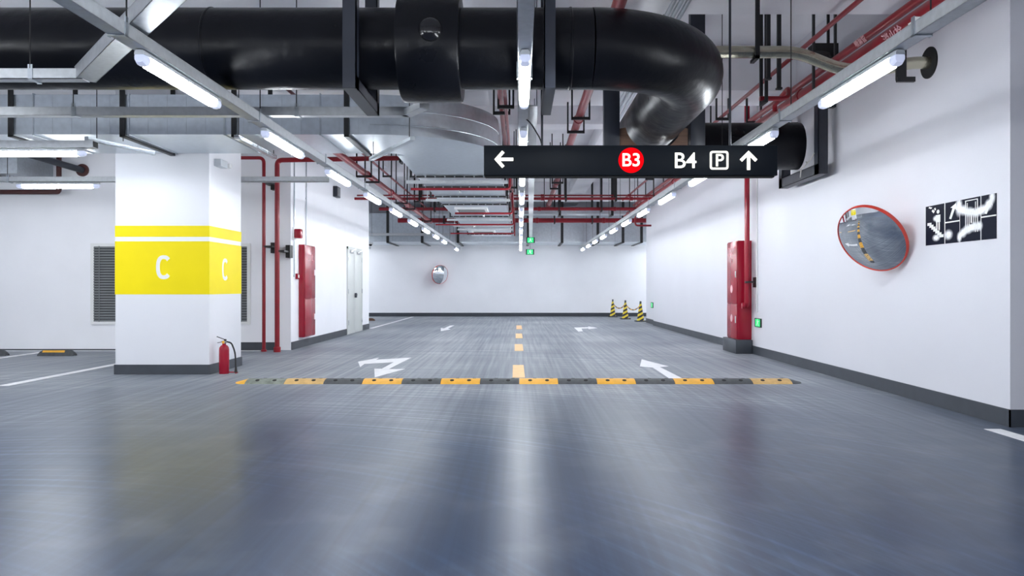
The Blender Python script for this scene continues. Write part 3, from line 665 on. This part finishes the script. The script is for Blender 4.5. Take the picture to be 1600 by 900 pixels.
for (x, y, z0, lab) in ((2.79, 8.62, 3.53, 'black steel hanger post between the black bend and the red pipes, left one'), (2.91, 8.62, 3.42, 'black steel hanger post between the black bend and the red pipes, right one')):
    tag(MB().box(x-.02, x+.02, y-.02, y+.02, z0, SLAB).box(x-.03, x+.03, y-.03, y+.03, z0, z0+.02).build('hanger_post', 'strap', None, (x, y, z0)), lab, 'hanger')
t = thing('conduit_bundle', 'three pale parallel conduits above the pipe bend', 'conduit', (1.7, 7, 4.1))
for k in range(3): part('conduit', MB().tube([(1.58+k*.075, 1, Hc+2.93), (1.58+k*.075, 14, Hc+2.93)], .024, 12), 'galv', t)
t['label'] = 'three pale parallel conduits above the pipe bend'
for y in (4, 9.6): part('hanger', MB().box(1.5, 1.82, y-.02, y+.02, Hc+2.88, Hc+2.905).box(1.5, 1.52, y-.02, y+.02, Hc+2.88, SLAB).box(1.8, 1.82, y-.02, y+.02, Hc+2.88, SLAB), 'strap', t, smooth=False)
hd = thing('duct_outlet', 'black flared outlet on the ceiling beside the red pipes', 'outlet', (3.95, 10.4, 4.4))
part('hood', MB().prism([(-.2, 0), (.2, 0), (.2, .26), (.1, .22), (.06, .12), (-.05, .1), (-.2, .1)], (3.95, 9.9, 4.35), (.8, 0, 0), (0, 0, -1), (0, .2, 0)).box(4.0, 4.03, 9.98, 10.01, 4.2, SLAB), 'dark', hd)

# ------------------------------------------------------------------ hanging sign
YSg = 7.0; k_ = YSg/FPX
def sx(p): return (p-PX)*k_
def sz(p): return CAMH-(p-PY)*k_
sg = thing('hanging_sign', 'black backlit hanging sign with arrows, red B3 disc, B4 and P', 'sign', (sx(985), YSg, sz(275)))
part('panel', MB().box(sx(756), sx(1215), YSg, YSg+.1, sz(274), sz(227), .004), 'sign', sg)
part('lower_lip', MB().box(sx(758), sx(1211), YSg+.02, YSg+.09, sz(276.5), sz(274)), 'dark', sg)
fo = Vector((0, YSg-.0005, 0)); U, V = Vector((1, 0, 0)), Vector((0, 0, 1)); Dn = Vector((0, -.004, 0))
def sp(pts): return [(sx(a), sz(b)) for a, b in pts]
def stroke(mb, a, b, wpx, off=0.0):
    ax, az = sx(a[0]), sz(a[1]); bx, bz = sx(b[0]), sz(b[1]); d = Vector((bx-ax, bz-az)); d.normalize(); nn = Vector((-d.y, d.x))*wpx*k_/2
    mb.prism([(ax+nn.x, az+nn.y), (bx+nn.x, bz+nn.y), (bx-nn.x, bz-nn.y), (ax-nn.x, az-nn.y)], fo+Vector((0, -off, 0)), U, V, Dn); return mb
a = MB(); stroke(a, (776, 249), (802, 249), 5); stroke(a, (774.5, 250.5), (786.5, 237), 5, .0003); stroke(a, (774.5, 247.5), (786.5, 261), 5, .0006)
part('arrow', a, 'signlit', sg, 'white arrow pointing left', smooth=False)
a = MB(); stroke(a, (1169.5, 239), (1169.5, 265.5), 5); stroke(a, (1171, 237.5), (1157.5, 251), 5, .0003); stroke(a, (1168, 237.5), (1181.5, 251), 5, .0006)
part('arrow', a, 'signlit', sg, 'white arrow pointing up', smooth=False)
disc = part('disc', MB().lathe([(0, .004), (19.7*k_, .004), (19.7*k_, 0), (0, 0)], (sx(986), YSg, sz(250.5)), (0, -1, 0), 48), 'signred', sg, 'bright red disc')
part('lettering', MB().text('B3', .168, (sx(986), YSg-.0055, sz(251)), U, V, .0008, .0016), 'signlit', disc, 'white B3')
part('lettering', MB().text('B4', .200, (sx(1070.5), YSg-.001, sz(252)), U, V, .003, .0014), 'signlit', sg, 'white B4')
def rrect(w, h, r, n=6):
    P = []
    for cx, cz, a0 in ((w-r, h-r, 0), (-w+r, h-r, PI/2), (-w+r, -h+r, PI), (w-r, -h+r, 1.5*PI)):
        P += [(cx+r*math.cos(a0+PI/2*i/n), cz+r*math.sin(a0+PI/2*i/n)) for i in range(n+1)]
    return P
o_, i_ = rrect(14.5*k_, 14.5*k_, 4*k_), rrect(11.5*k_, 11.5*k_, 2*k_); a = MB()
cP = Vector((sx(1123.5), YSg-.0005, sz(250.5)))
for j in range(len(o_)):
    j2 = (j+1) % len(o_); a.prism([o_[j], o_[j2], i_[j2], i_[j]], cP, U, V, Dn)
part('parking_frame', a, 'signlit', sg, 'white rounded square frame', smooth=False)
part('lettering', MB().text('P', .160, (sx(1124), YSg-.001, sz(251.5)), U, V, .003, .0014), 'signlit', sg, 'white P')
for x in (.205, 1.93):
    part('hanger_rod', MB().tube([(x, YSg+.05, sz(227)), (x, YSg+.05, sz(227)+.02 if False else 4.2)], .011, 10), 'frame', sg)
part('power_cable', MB().tube(bend([(.04, 7.0, 2.75), (.1, 7.0, 2.70), (.19, 7.04, 2.56), (.205, 7.05, sz(227))], .05), .006, 8), 'cable', sg)

# ------------------------------------------------------------------ right wall: mirror, poster, cabinet, exit sign
def convex_mirror(label, c, n, rad, wallp, cat='mirror'):
    c, n = Vector(c), Vector(n).normalized()
    t = thing('convex_mirror', label, cat, tuple(c))
    prof = [(rad*math.sin(q)/math.sin(.62), .16*rad/.4*(math.cos(q)-math.cos(.62))/(1-math.cos(.62))*.62) for q in [.62*(1-i/14) for i in range(15)]]
    prof[-1] = (0, prof[-1][1])
    m = MB().lathe([(rad, -.004)]+prof, c, n, 64)
    part('mirror_face', m, 'mirror', t)
    part('rim', MB().lathe([(rad-.004, .0), (rad-.001, .008), (rad+.004, .008), (rad+.008, -.006), (rad+.008, -.035), (rad, -.035), (rad-.002, -.006)], c, n, 64), 'redrim', t, 'orange red rim')
    part('back_shell', MB().lathe([(rad+.006, -.03), (rad*.92, -.06), (rad*.5, -.085), (0, -.09)], c, n, 48), 'redrim', t)
    w_ = Vector(wallp); bk = c-n*.085
    part('bracket_arm', MB().tube([bk, bk*.6+w_*.4-n*.03, w_], .018, 12).obox(w_, (n, n.cross(Vector((0, 0, 1))), n.cross(n.cross(Vector((0, 0, 1))))), (.004, .01, .01)), 'steel', t)
    part('wall_plate', MB().box(min(w_.x, w_.x)-.005, w_.x+.003, w_.y-.06, w_.y+.06, w_.z-.08, w_.z+.08, .002) if abs(w_.x) > 4 and w_.y < 20 else MB().box(w_.x-.06, w_.x+.06, w_.y-.005, w_.y+.003, w_.z-.08, w_.z+.08, .002), 'steel', t)
    return t
convex_mirror('large round convex traffic mirror with red rim on the right wall', (3.90, 8.52, 1.735), (-.748, -.433, -.50), .40, (XR-.003, 8.75, 1.9))
convex_mirror('small distant round convex mirror with red rim on the far wall', (-3.24, 31.3, 1.72), (.62, -.72, -.12), .38, (-3.4, YF-.003, 1.72))

# poster
def poster_mat():
    m = bpy.data.materials.new('defaced poster print'); m.use_nodes = True; nt = m.node_tree; b = nt.nodes['Principled BSDF']; L = nt.links.new
    tc = nd(nt, 'ShaderNodeTexCoord')
    nz = nd(nt, 'ShaderNodeTexNoise'); nz.inputs['Scale'].default_value = 45; nz.inputs['Detail'].default_value = 5; L(tc.outputs['Object'], nz.inputs['Vector'])
    tot = None
    # white spray smears: (across from the left edge, up from bottom, half lengths)
    blobs = [(.20, .07, .07, .035), (.19, .265, .05, .03), (.42, .085, .075, .05),
             (.60, .34, .06, .09), (.68, .30, .07, .05), (.77, .275, .08, .045), (.88, .26, .09, .045), (.98, .275, .09, .045), (1.07, .31, .06, .05), (1.12, .37, .045, .06),
             (.61, .05, .04, .05), (.67, .085, .06, .045), (.75, .115, .08, .045), (.85, .13, .08, .045), (.93, .13, .05, .045)]
    for u, v, a, c in blobs:
        mp = nd(nt, 'ShaderNodeMapping', vector_type='POINT')
        mp.inputs['Location'].default_value = (0, u/a, -v/c); mp.inputs['Scale'].default_value = (0, 1/a, 1/c)
        L(tc.outputs['Object'], mp.inputs['Vector'])
        ln = nd(nt, 'ShaderNodeVectorMath', operation='LENGTH'); L(mp.outputs['Vector'], ln.inputs[0])
        mr = nd(nt, 'ShaderNodeMapRange', interpolation_type='SMOOTHSTEP'); mr.inputs['From Min'].default_value = 1.25; mr.inputs['From Max'].default_value = .25
        L(ln.outputs['Value'], mr.inputs['Value'])
        if tot is None: tot = mr.outputs['Result']
        else:
            mx = nd(nt, 'ShaderNodeMath', operation='ADD'); L(tot, mx.inputs[0]); L(mr.outputs['Result'], mx.inputs[1]); tot = mx.outputs[0]
    mul = nd(nt, 'ShaderNodeMath', operation='MULTIPLY_ADD'); mul.inputs[1].default_value = 1.1; L(nz.outputs['Fac'], mul.inputs[0]); mul.inputs[2].default_value = .55
    fm = nd(nt, 'ShaderNodeMath', operation='MULTIPLY', use_clamp=True); L(tot, fm.inputs[0]); L(mul.outputs[0], fm.inputs[1])
    x = nd(nt, 'ShaderNodeMix', data_type='RGBA'); x.inputs[6].default_value = (0.004, 0.006, 0.018, 1); x.inputs[7].default_value = (.92, .92, .95, 1)
    L(fm.outputs[0], x.inputs[0]); L(x.outputs[2], b.inputs['Base Color']); b.inputs['Roughness'].default_value = .5; b.inputs['Specular IOR Level'].default_value = .06
    return m
M['poster'] = poster_mat()
yl, yr, zb_, zt_ = 7.965, 6.785, 1.632, 2.034
PO = Vector((XR-.004, yl, zb_)); PU, PV = Vector((0, -1, 0)), Vector((0, 0, 1)); PD = Vector((-.0012, 0, 0))
W_, H_ = yl-yr, zt_-zb_
po = thing('poster', 'dark wall poster of white escalator and lift pictograms smeared with white paint', 'poster', tuple(PO))
part('sheet', MB().box(XR-.004, XR-.0005, yr, yl, zb_, zt_), 'poster', po, smooth=False)
def q(u, v): return (u*W_, v*H_)
def pshape(name, polys, label):
    mb = MB()
    for j, P in enumerate(polys): mb.prism([q(*p) for p in P], PO+Vector((-.0002*j-.0002, 0, 0)), PU, PV, PD)
    part(name, mb, 'letter', po, label, smooth=False)
def prect(u0, u1, v0, v1): return [(u0, v0), (u1, v0), (u1, v1), (u0, v1)]
# (positions across are as they sit on the sheet, farther panels look narrower)
for P_ in (prect(.300, .310, 0, 1), prect(.522, .526, 0, 1), prect(.805, .813, 0, 1), prect(.31, .522, .50, .53), prect(.813, 1, .50, .53)): pshape('divider', [P_], 'white panel line')
stair = []
for i in range(7):
    stair.append(prect(.03+.032*i, .095+.032*i, .50-.055*i, .57-.055*i))
pshape('escalator_icon', stair, 'white stepped stair pictogram')
def ell(u, v, a, c, n=18): return [(u+a*math.cos(2*PI*i/n), v+c*math.sin(2*PI*i/n)) for i in range(n)]
pshape('person_icon', [ell(.20, .82, .022, .05), prect(.165, .235, .56, .74), prect(.172, .192, .36, .56), prect(.208, .228, .36, .56), [(.13, .80), (.15, .84), (.12, .90), (.10, .86)], [(.09, .92), (.11, .95), (.06, .98), (.05, .95)], [(.15, .86), (.17, .88), (.16, .93), (.14, .92)]], 'white standing person pictogram')
def parrow(u, v, s):
    return [[(u-.05*s, v-.17*s), (u-.02*s, v-.19*s), (u+.035*s, v+.05*s), (u+.06*s, v), (u+.05*s, v+.18*s), (u-.03*s, v+.09*s), (u+.0*s, v+.075*s)]]
pshape('arrow_icon', parrow(.42, .77, 1.0), 'white slanting arrow pictogram')
pshape('arrow_icon', parrow(.90, .74, .9), 'white slanting arrow pictogram in the right panel')
pshape('lift_icon', [prect(.60, .61, .2, .95), prect(.625, .633, .2, .9), prect(.76, .77, .2, .95), prect(.735, .743, .2, .9), prect(.60, .77, .94, .96), prect(.65, .72, .36, .385), prect(.65, .72, .72, .745), prect(.65, .66, .36, .745), prect(.71, .72, .36, .745), ell(.685, .66, .012, .03), prect(.675, .695, .42, .62)], 'white lift door pictogram')
# hydrant cabinet on plinth
hc = thing('fire_hose_cabinet', 'tall free-standing red fire hose cabinet on a grey plinth, right wall', 'cabinet', (4.07, 14.3, 0))
part('plinth', MB().box(3.90, XR-.013, 13.86, 14.74, 0, .25, .004), 'base', hc)
part('body', MB().box(3.96, XR-.001, 13.95, 14.62, .25, 2.05, .006), 'redcab', hc)
dr = part('door', MB().box(3.945, 3.96, 13.965, 14.605, .9, 2.03, .004), 'redcab', hc)
part('handle', MB().box(3.93, 3.945, 14.0, 14.03, 1.38, 1.5, .003), 'white', dr)
dr = part('door', MB().box(3.945, 3.96, 13.965, 14.605, .27, .89, .004), 'redcab', hc)
part('handle', MB().box(3.93, 3.945, 14.0, 14.03, .55, .68, .003), 'white', dr)
FD = Vector((0, -1, 0))
try:
    part('lettering', MB().text('\u6d88\u706b\u6813', .15, (3.943, 14.3, 1.86), FD, PV, .001, .001), 'pale', hc, 'faded lettering', smooth=False)
    part('lettering', MB().text('119', .1, (3.943, 14.3, 1.69), FD, PV, .001, .001), 'pale', hc, 'small faded lettering', smooth=False)
except Exception as e: print(e)
part('emblem', MB().lathe([(0, .002), (.075, .002), (.075, 0)], (3.9445, 14.3, 1.17), (-1, 0, 0), 20), 'pale', hc, 'faded round emblem')
part('emblem', MB().lathe([(0, .002), (.07, .002), (.07, 0)], (3.9445, 14.3, .63), (-1, 0, 0), 20), 'pale', hc, 'faded round emblem')
rp = red_pipe('bright red standpipe beside the free-standing hose cabinet', [(4.08, 13.78, SLAB-.02), (4.08, 13.78, .87), (4.08, 13.93, .87)], .046, m='redcab', bendr=.09)
part('cap', MB().lathe([(.05, 0), (.055, .03), (.05, .05), (0, .06)], (4.035, 13.78, .87), (-1, 0, 0), 20), 'redcab', rp)
part('wall_clamp', MB().box(4.03, XR-.001, 13.70, 13.76, 1.28, 1.31).box(XR-.02, XR-.001, 13.64, 13.82, 1.2, 1.38), 'strap', rp)
tag(MB().tube([(XR-.012, 13.6, SLAB), (XR-.012, 13.6, .78)], .011, 10).lathe([(.014, -.02), (.014, .02), (0, .02)], (XR-.012, 13.6, .78), (0, 0, 1), 10).build('wall_conduit', 'white', None, (XR, 13.6, 2)), 'thin white conduit on the right wall by the red standpipe', 'conduit')
def exit_sign(label, o, u, v, nrm, w_, h_, flip=1):
    o, u, v, nrm = Vector(o), Vector(u), Vector(v), Vector(nrm)
    t = thing('exit_sign', label, 'sign', tuple(o))
    part('frame', MB().obox(o+nrm*.008, (u, v, nrm), (w_/2, h_/2, .008)), 'dark', t, smooth=False)
    part('green_panel', MB().obox(o+nrm*.0175, (u, v, nrm), (w_*.36, h_*.42, .0015)), 'exitg', t, smooth=False)
    P = [[(-.03, .04), (.01, .05), (.02, .01), (-.02, .0)], [(-.02, .0), (.02, .01), (.05, -.05), (.03, -.055), (.0, -.01)], [(-.02, .0), (-.01, -.01), (-.05, -.055), (-.065, -.045)], [(.03, .02), (.075, .02), (.075, .035), (.03, .03)], [(0, .055), (.02, .055), (.02, .072), (0, .072)]]
    mb = MB()
    for j, p in enumerate(P): mb.prism([(a*flip*w_/.3, b*h_/.16) for a, b in p], o+nrm*(.0192+.0002*j), u, v, nrm*.0008)
    part('running_figure', mb, 'letter', t, 'white running figure pictogram', smooth=False)
    return t
exit_sign('small green exit sign low on the right wall beside the hose cabinet', (XR-.0005, 13.55, .575), (0, -1, 0), (0, 0, 1), (-1, 0, 0), .36, .155)
exit_sign('tiny green exit sign on the far end of the right wall', (XR+.1195, 25.1, .62), (0, -1, 0), (0, 0, 1), (-1, 0, 0), .4, .18)
for k, (y, z) in enumerate(((27.0, 2.86), (28.2, 2.5))):
    t = exit_sign(['upper green exit sign hanging at the far end of the centre lamps', 'lower green exit sign hanging at the far end of the centre lamps'][k], (.38, y, z), (1, 0, 0), (0, 0, 1), (0, -1, 0), .3, .2)
    part('hanger_rod', MB().tube([(.38, y, z+.08), (.38, y, SLAB)], .006, 6), 'strap', t)
red_pipe('small red pipe poking out by the far end of the right wall', [(XR+.0, 24.6, Hc+1.98), (3.7, 24.6, Hc+1.98), (3.7, 24.6, Hc+2.4)], .03)

# ------------------------------------------------------------------ left wall: cabinet, alarm, door, louvres
lc = thing('fire_hose_cabinet', 'flat red fire hose cabinet mounted on the left wall', 'cabinet', (XL, 15.6, .21))
part('body', MB().box(XL+.001, XL+.11, 15.22, 16.02, .21, 2.05, .005), 'redcab', lc)
for (z0, z1) in ((.98, 2.03), (.23, .96)):
    d_ = part('door', MB().box(XL+.11, XL+.122, 15.24, 16.0, z0, z1, .003), 'redcab', lc)
    part('handle', MB().box(XL+.122, XL+.135, 15.9, 15.95, (z0+z1)/2-.06, (z0+z1)/2+.06, .003), 'white', d_)
try: part('lettering', MB().text('\u6d88\u706b\u6813', .14, (XL+.1235, 15.62, 1.8), (0, 1, 0), (0, 0, 1), .001, .001), 'pale', lc, 'faded lettering', smooth=False)
except Exception as e: print(e)
al = thing('alarm_sounder', 'red fire alarm sounder above the left hose cabinet', 'alarm', (XL, 14.85, 2.2))
part('back_plate', MB().box(XL, XL+.03, 14.76, 14.98, 2.12, 2.36, .004), 'white', al)
part('horn', MB().box(XL+.03, XL+.16, 14.8, 14.96, 2.15, 2.33, .02), 'redcab', al)
cp = thing('call_point', 'small red call point beside the left hose cabinet', 'alarm', (XL, 15.05, 1.4))
part('body', MB().box(XL, XL+.05, 14.99, 15.1, 1.36, 1.47, .005), 'redcab', cp)
part('press_plate', MB().box(XL+.05, XL+.054, 15.01, 15.08, 1.385, 1.445), 'white', cp)
tag(MB().tube([(XL+.014, 14.88, SLAB), (XL+.014, 14.88, 1.42)], .012, 8).box(XL, XL+.02, 14.86, 14.9, 1.4, 1.44).build('wall_conduit', 'galv', None, (XL, 14.88, 2)), 'grey conduit on the left wall running down to the alarm sounder', 'conduit')
tag(MB().tube([(XL+.014, 15.72, SLAB), (XL+.014, 15.72, 2.05)], .012, 8).box(XL, XL+.02, 15.7, 15.74, 3.0, 3.03).build('wall_conduit', 'galv', None, (XL, 15.72, 2)), 'grey conduit on the left wall running down to the hose cabinet', 'conduit')
sp_ = thing('wall_speaker', 'small dark box speaker high on the left wall', 'speaker', (XL, 18.2, 3.4))
part('body', MB().box(XL, XL+.1, 18.0, 18.35, 3.33, 3.58, .01), 'frame', sp_)
part('grille', MB().box(XL+.1, XL+.108, 18.04, 18.31, 3.36, 3.55, .003), 'louvre', sp_)
dd = tag(bpy.data.objects.new('door_1', None), kind='structure'); COL.objects.link(dd); dd['_o'] = (XL, 20.35, 0); dd.location = (XL, 20.35, 0)
part('frame', MB().box(XL, XL+.03, 19.44, 19.5, 0, 2.24).box(XL, XL+.03, 21.2, 21.26, 0, 2.24).box(XL, XL+.03, 19.44, 21.26, 2.18, 2.24), 'door', dd, smooth=False)
for s_, y0, y1 in ((0, 19.5, 20.345), (1, 20.355, 21.2)):
    lf = part('leaf', MB().box(XL, XL+.02, y0, y1, .01, 2.18, .002), 'door', dd)
    for z in (.3, 1.1, 1.95): part('hinge', MB().tube([(XL+.03, y0 if s_ == 0 else y1, z-.06), (XL+.03, y0 if s_ == 0 else y1, z+.06)], .012, 8), 'steel', lf)
    part('handle', MB().bar((XL+.06, 20.31 if s_ == 0 else 20.39, 1.0), (XL+.06, 20.16 if s_ == 0 else 20.42, 1.0), .02, .02).box(XL+.02, XL+.06, 20.29 if s_ == 0 else 20.385, 20.32 if s_ == 0 else 20.41, .93, 1.05), 'frame', lf)
    part('door_closer', MB().box(XL+.02, XL+.07, y0+.2, y0+.45, 2.08, 2.15, .004).bar((XL+.05, y0+.4, 2.16), (XL+.1, y0+.6, 2.2), .02, .012), 'steel', lf)
def louvre(label, x0, x1):
    t = thing('louvre_vent', label, 'vent', ((x0+x1)/2, YS, .5))
    z0, z1 = .49, 2.04
    part('frame', MB().box(x0, x1, YS-.03, YS-.001, z0, z0+.06).box(x0, x1, YS-.03, YS-.001, z1-.06, z1).box(x0, x0+.06, YS-.03, YS-.001, z0+.06, z1-.06).box(x1-.06, x1, YS-.03, YS-.001, z0+.06, z1-.06), 'white', t, smooth=False)
    part('backing', MB().box(x0+.05, x1-.05, YS-.006, YS, z0+.05, z1-.05), 'dark', t, smooth=False)
    mb = MB(); z = z0+.075
    while z < z1-.07:
        mb.obox(((x0+x1)/2, YS-.018, z), ((1, 0, 0), (0, .6, .8), (0, -.8, .6)), ((x1-x0)/2-.058, .022, .003)); z += .05
    part('slats', mb, 'louvre', t, smooth=False)
    part('mullion', MB().box(x0+.16, x0+.175, YS-.036, YS-.03, z0+.05, z1-.05).box(x1-.175, x1-.16, YS-.036, YS-.03, z0+.05, z1-.05), 'louvre', t, smooth=False)
louvre('grey louvred vent in the stall wall, left of the pillar', -8.2, -6.85)
louvre('grey louvred vent in the stall wall, right of the pillar', -6.5, -5.15)

# ------------------------------------------------------------------ speed bump
kb = 9.72
SBX = lambda p: (p-PX)/FPX*9.62
sb = thing('speed_bump', 'long yellow and black rubber speed bump across the drive lane', 'speed bump', (-.01, kb, 0))
prof = [(0, 0), (.035, .022), (.11, .045), (.175, .05), (.24, .045), (.315, .022), (.35, 0)]
edges = [386, 447, 508, 568, 629, 689.5, 750.5, 811.5, 872, 932.5, 992.5, 1053, 1114, 1174, 1235]
cols = ['bumpg', 'bumpyw', 'bumpk', 'bumpy', 'bumpk', 'bumpy', 'bumpk', 'bumpy', 'bumpk', 'bumpy', 'bumpk', 'bumpy', 'bumpk', 'bumpyw']
yb0 = 9.52
for i, m_ in enumerate(cols):
    x0, x1 = SBX(edges[i]), SBX(edges[i+1])-.004
    sgm = part('segment', MB().prism(prof, (x0, yb0, 0), (0, 1, 0), (0, 0, 1), (x1-x0, 0, 0)), m_, sb, {'bumpg': 'dusty grey green segment', 'bumpyw': 'worn dusty yellow segment', 'bumpk': 'black segment', 'bumpy': 'yellow segment'}[m_])
    for f in (.28, .72):
        xb = x0+(x1-x0)*f
        part('bolt_hole', MB().lathe([(.026, 0), (.026, .003), (0, .003)], (xb, yb0+.085, .0375), (0, -.3, 1), 14), 'dark', sgm)
        part('bolt_hole', MB().lathe([(.022, 0), (.022, .003), (0, .003)], (xb+.06, yb0+.2, .0485), (0, .1, 1), 14), 'dark', sgm)
def endcap(x0, x1, m_, lab):
    mb = MB(); rows = []
    n = 8
    for i in range(n+1):
        f = i/n; s_ = math.sqrt(max(0, 1-f*f*.97)); x = x0+(x1-x0)*f; zf = 1-f*.85
        rows.append([(x, yb0+.175+(a-.175)*s_, b*zf) for a, b in prof])
    mb.grid(rows); part('end_piece', mb, m_, sb, lab)
endcap(SBX(386), SBX(366), 'bumpy', 'yellow rounded end'); endcap(SBX(1235)-.003, SBX(1254), 'bumpk', 'black rounded end')

# ------------------------------------------------------------------ wheel stops
def wheel_stop(label, x, y, L_=.64, m_='bumpk', my='bumpy', rz=0, group=None):
    t = thing('wheel_stop', label, 'wheel stop', (x, y, 0))
    mb = MB(); P = [(-.075, 0), (-.06, .06), (-.035, .095), (.035, .095), (.06, .06), (.075, 0)]
    rows = []
    for f, s_, zs in ((-.5, .8, .15), (-.49, .9, .45), (-.42, 1, .85), (-.36, 1, 1), (.36, 1, 1), (.42, 1, .85), (.49, .9, .45), (.5, .8, .15)):
        rows.append([(x+f*L_, y+a*s_, b*zs) for a, b in P])
    mb.grid(rows); mb.bm.faces.new([v for v in mb.bm.verts][:6]); 
    part('body', mb, m_, t)
    if my: part('reflector', MB().obox((x-.03, y-.052, .0775), ((1, 0, 0), (0, .58, .81), (0, -.81, .58)), (L_*.30, .02, .004)), my, t)
    return t
wheel_stop('black and yellow wheel stop in the stall left of the pillar', -8.13, 13.5)
wheel_stop('black wheel stop cut by the left edge of the photo', -9.32, 13.5)
wheel_stop('black wheel stop mostly hidden behind the pillar', -6.75, 13.6)
wheel_stop('brown wheel stop peeking out past the end of the left wall', -5.55, 27.6, .7, 'wood', None)

# ------------------------------------------------------------------ fire extinguisher
ex, ey = -4.11, 10.68
fe = thing('fire_extinguisher', 'red fire extinguisher standing by the pillar corner', 'fire extinguisher', (ex, ey, 0))
part('cylinder', MB().lathe([(.0, 0), (.062, 0), (.067, .008), (.067, .33), (.062, .365), (.045, .39), (.025, .40), (.025, .42), (0, .42)], (ex, ey, 0), (0, 0, 1), 32), 'redcab', fe)
part('valve', MB().lathe([(.022, .415), (.028, .42), (.028, .45), (.018, .46), (0, .46)], (ex, ey, 0), (0, 0, 1), 16).box(ex-.04, ex+.035, ey-.012, ey+.012, .435, .455, .003), 'steel', fe)
part('lever', MB().bar((ex+.02, ey, .47), (ex-.10, ey, .515), .02, .008).bar((ex+.03, ey, .45), (ex-.09, ey, .43), .02, .008).box(ex, ex+.03, ey-.01, ey+.01, .45, .48), 'strap', fe)
part('gauge', MB().lathe([(.018, 0), (.018, .012), (0, .014)], (ex, ey-.028, .44), (0, -1, 0), 16), 'bumpy', fe)
part('hose', MB().tube(bend([(ex+.03, ey, .445), (ex+.10, ey, .43), (ex+.15, ey+.01, .30), (ex+.16, ey+.01, .06)], .07), .011, 10), 'cable', fe)
part('nozzle', MB().lathe([(.012, .10), (.016, .06), (.024, .012), (.018, .012)], (ex+.16, ey+.01, 0), (0, 0, 1), 16), 'cable', fe)
part('nozzle_rest', MB().tube([(ex+.06, ey, .02), (ex+.17, ey+.01, .02)], .008, 8).tube([(ex+.17, ey-.03, .012), (ex+.17, ey+.05, .012)], .008, 8), 'redcab', fe)
part('label_sticker', MB().lathe([(.0675, .14), (.0678, .15), (.0678, .27), (.0675, .28)], (ex, ey, 0), (0, 0, 1), 32), 'redcab', fe)

# ------------------------------------------------------------------ cones and chain
def cone(label, x, y, s_):
    t = thing('traffic_cone', label, 'traffic cone', (x, y, 0), None)
    part('cone_body', MB().lathe([(.135*s_, .04), (.125*s_, .06), (.045*s_, .60), (.03*s_, .64), (.03*s_, .70), (0, .70)], (x, y, 0), (0, 0, 1), 32), 'cone', t)
    part('base', MB().prism([(a*s_, b*s_) for a, b in rrect(.2, .2, .05)], (x, y, 0), (1, 0, 0), (0, 1, 0), (0, 0, .04)), 'bumpk', t)
    part('tip', MB().lathe([(.033*s_, .60), (.036*s_, .62), (.036*s_, .70), (.022*s_, .715), (0, .715)], (x, y, .0), (0, 0, 1), 20), 'bumpk', t)
    return t
CN = [(3.78, 31.2, .92), (3.99, 29.0, .95), (4.24, 26.95, .98)]
for (x, y, s_), lb in zip(CN, ('farthest and leftmost black and yellow striped cone by the far wall', 'middle black and yellow striped cone of the three', 'nearest and rightmost black and yellow striped cone by the right wall end')):
    cone(lb, x, y, s_)
for k, (A, B) in enumerate(((CN[0], CN[1]), (CN[1], CN[2]))):
    mbs = [MB(), MB()]
    n = 26
    P = [Vector((A[0]+(B[0]-A[0])*i/n, A[1]+(B[1]-A[1])*i/n, .58-.20*(1-(2*i/n-1)**2))) for i in range(n+1)]
    for i in range(n):
        d = (P[i+1]-P[i]); sd = d.cross(Vector((0, 0, 1))).normalized() if i % 2 else Vector((0, 0, 1))
        c = (P[i]+P[i+1])/2; L_ = d.length*.62; dn = d.normalized()
        ring = [c+dn*(L_*math.cos(a))+sd*(.022*math.sin(a)) for a in [2*PI*j/12 for j in range(13)]]
        mbs[(i//3) % 2].tube(ring, .007, 6)
    t = thing('plastic_chain', ['sagging black and yellow chain between the far and middle cones', 'sagging black and yellow chain between the middle and near cones'][k], 'chain', tuple(P[n//2]))
    part('black_links', mbs[0], 'bumpk', t); part('yellow_links', mbs[1], 'bumpy', t)
# dome camera near far duct at left
dc = thing('dome_camera', 'small white dome camera under the far duct at left', 'camera', (-5.75, 29.6, 2.88))
part('base', MB().lathe([(.1, 0), (.1, -.05), (.08, -.06), (0, -.06)], (-5.75, 29.6, 2.92), (0, 0, 1), 24), 'white', dc)
part('dome', MB().lathe([(.07, 0), (.06, -.04), (.035, -.062), (0, -.07)], (-5.75, 29.6, 2.86), (0, 0, 1), 24), 'blackdome', dc)
for o in bpy.data.objects:
    if '_o' in o: del o['_o']
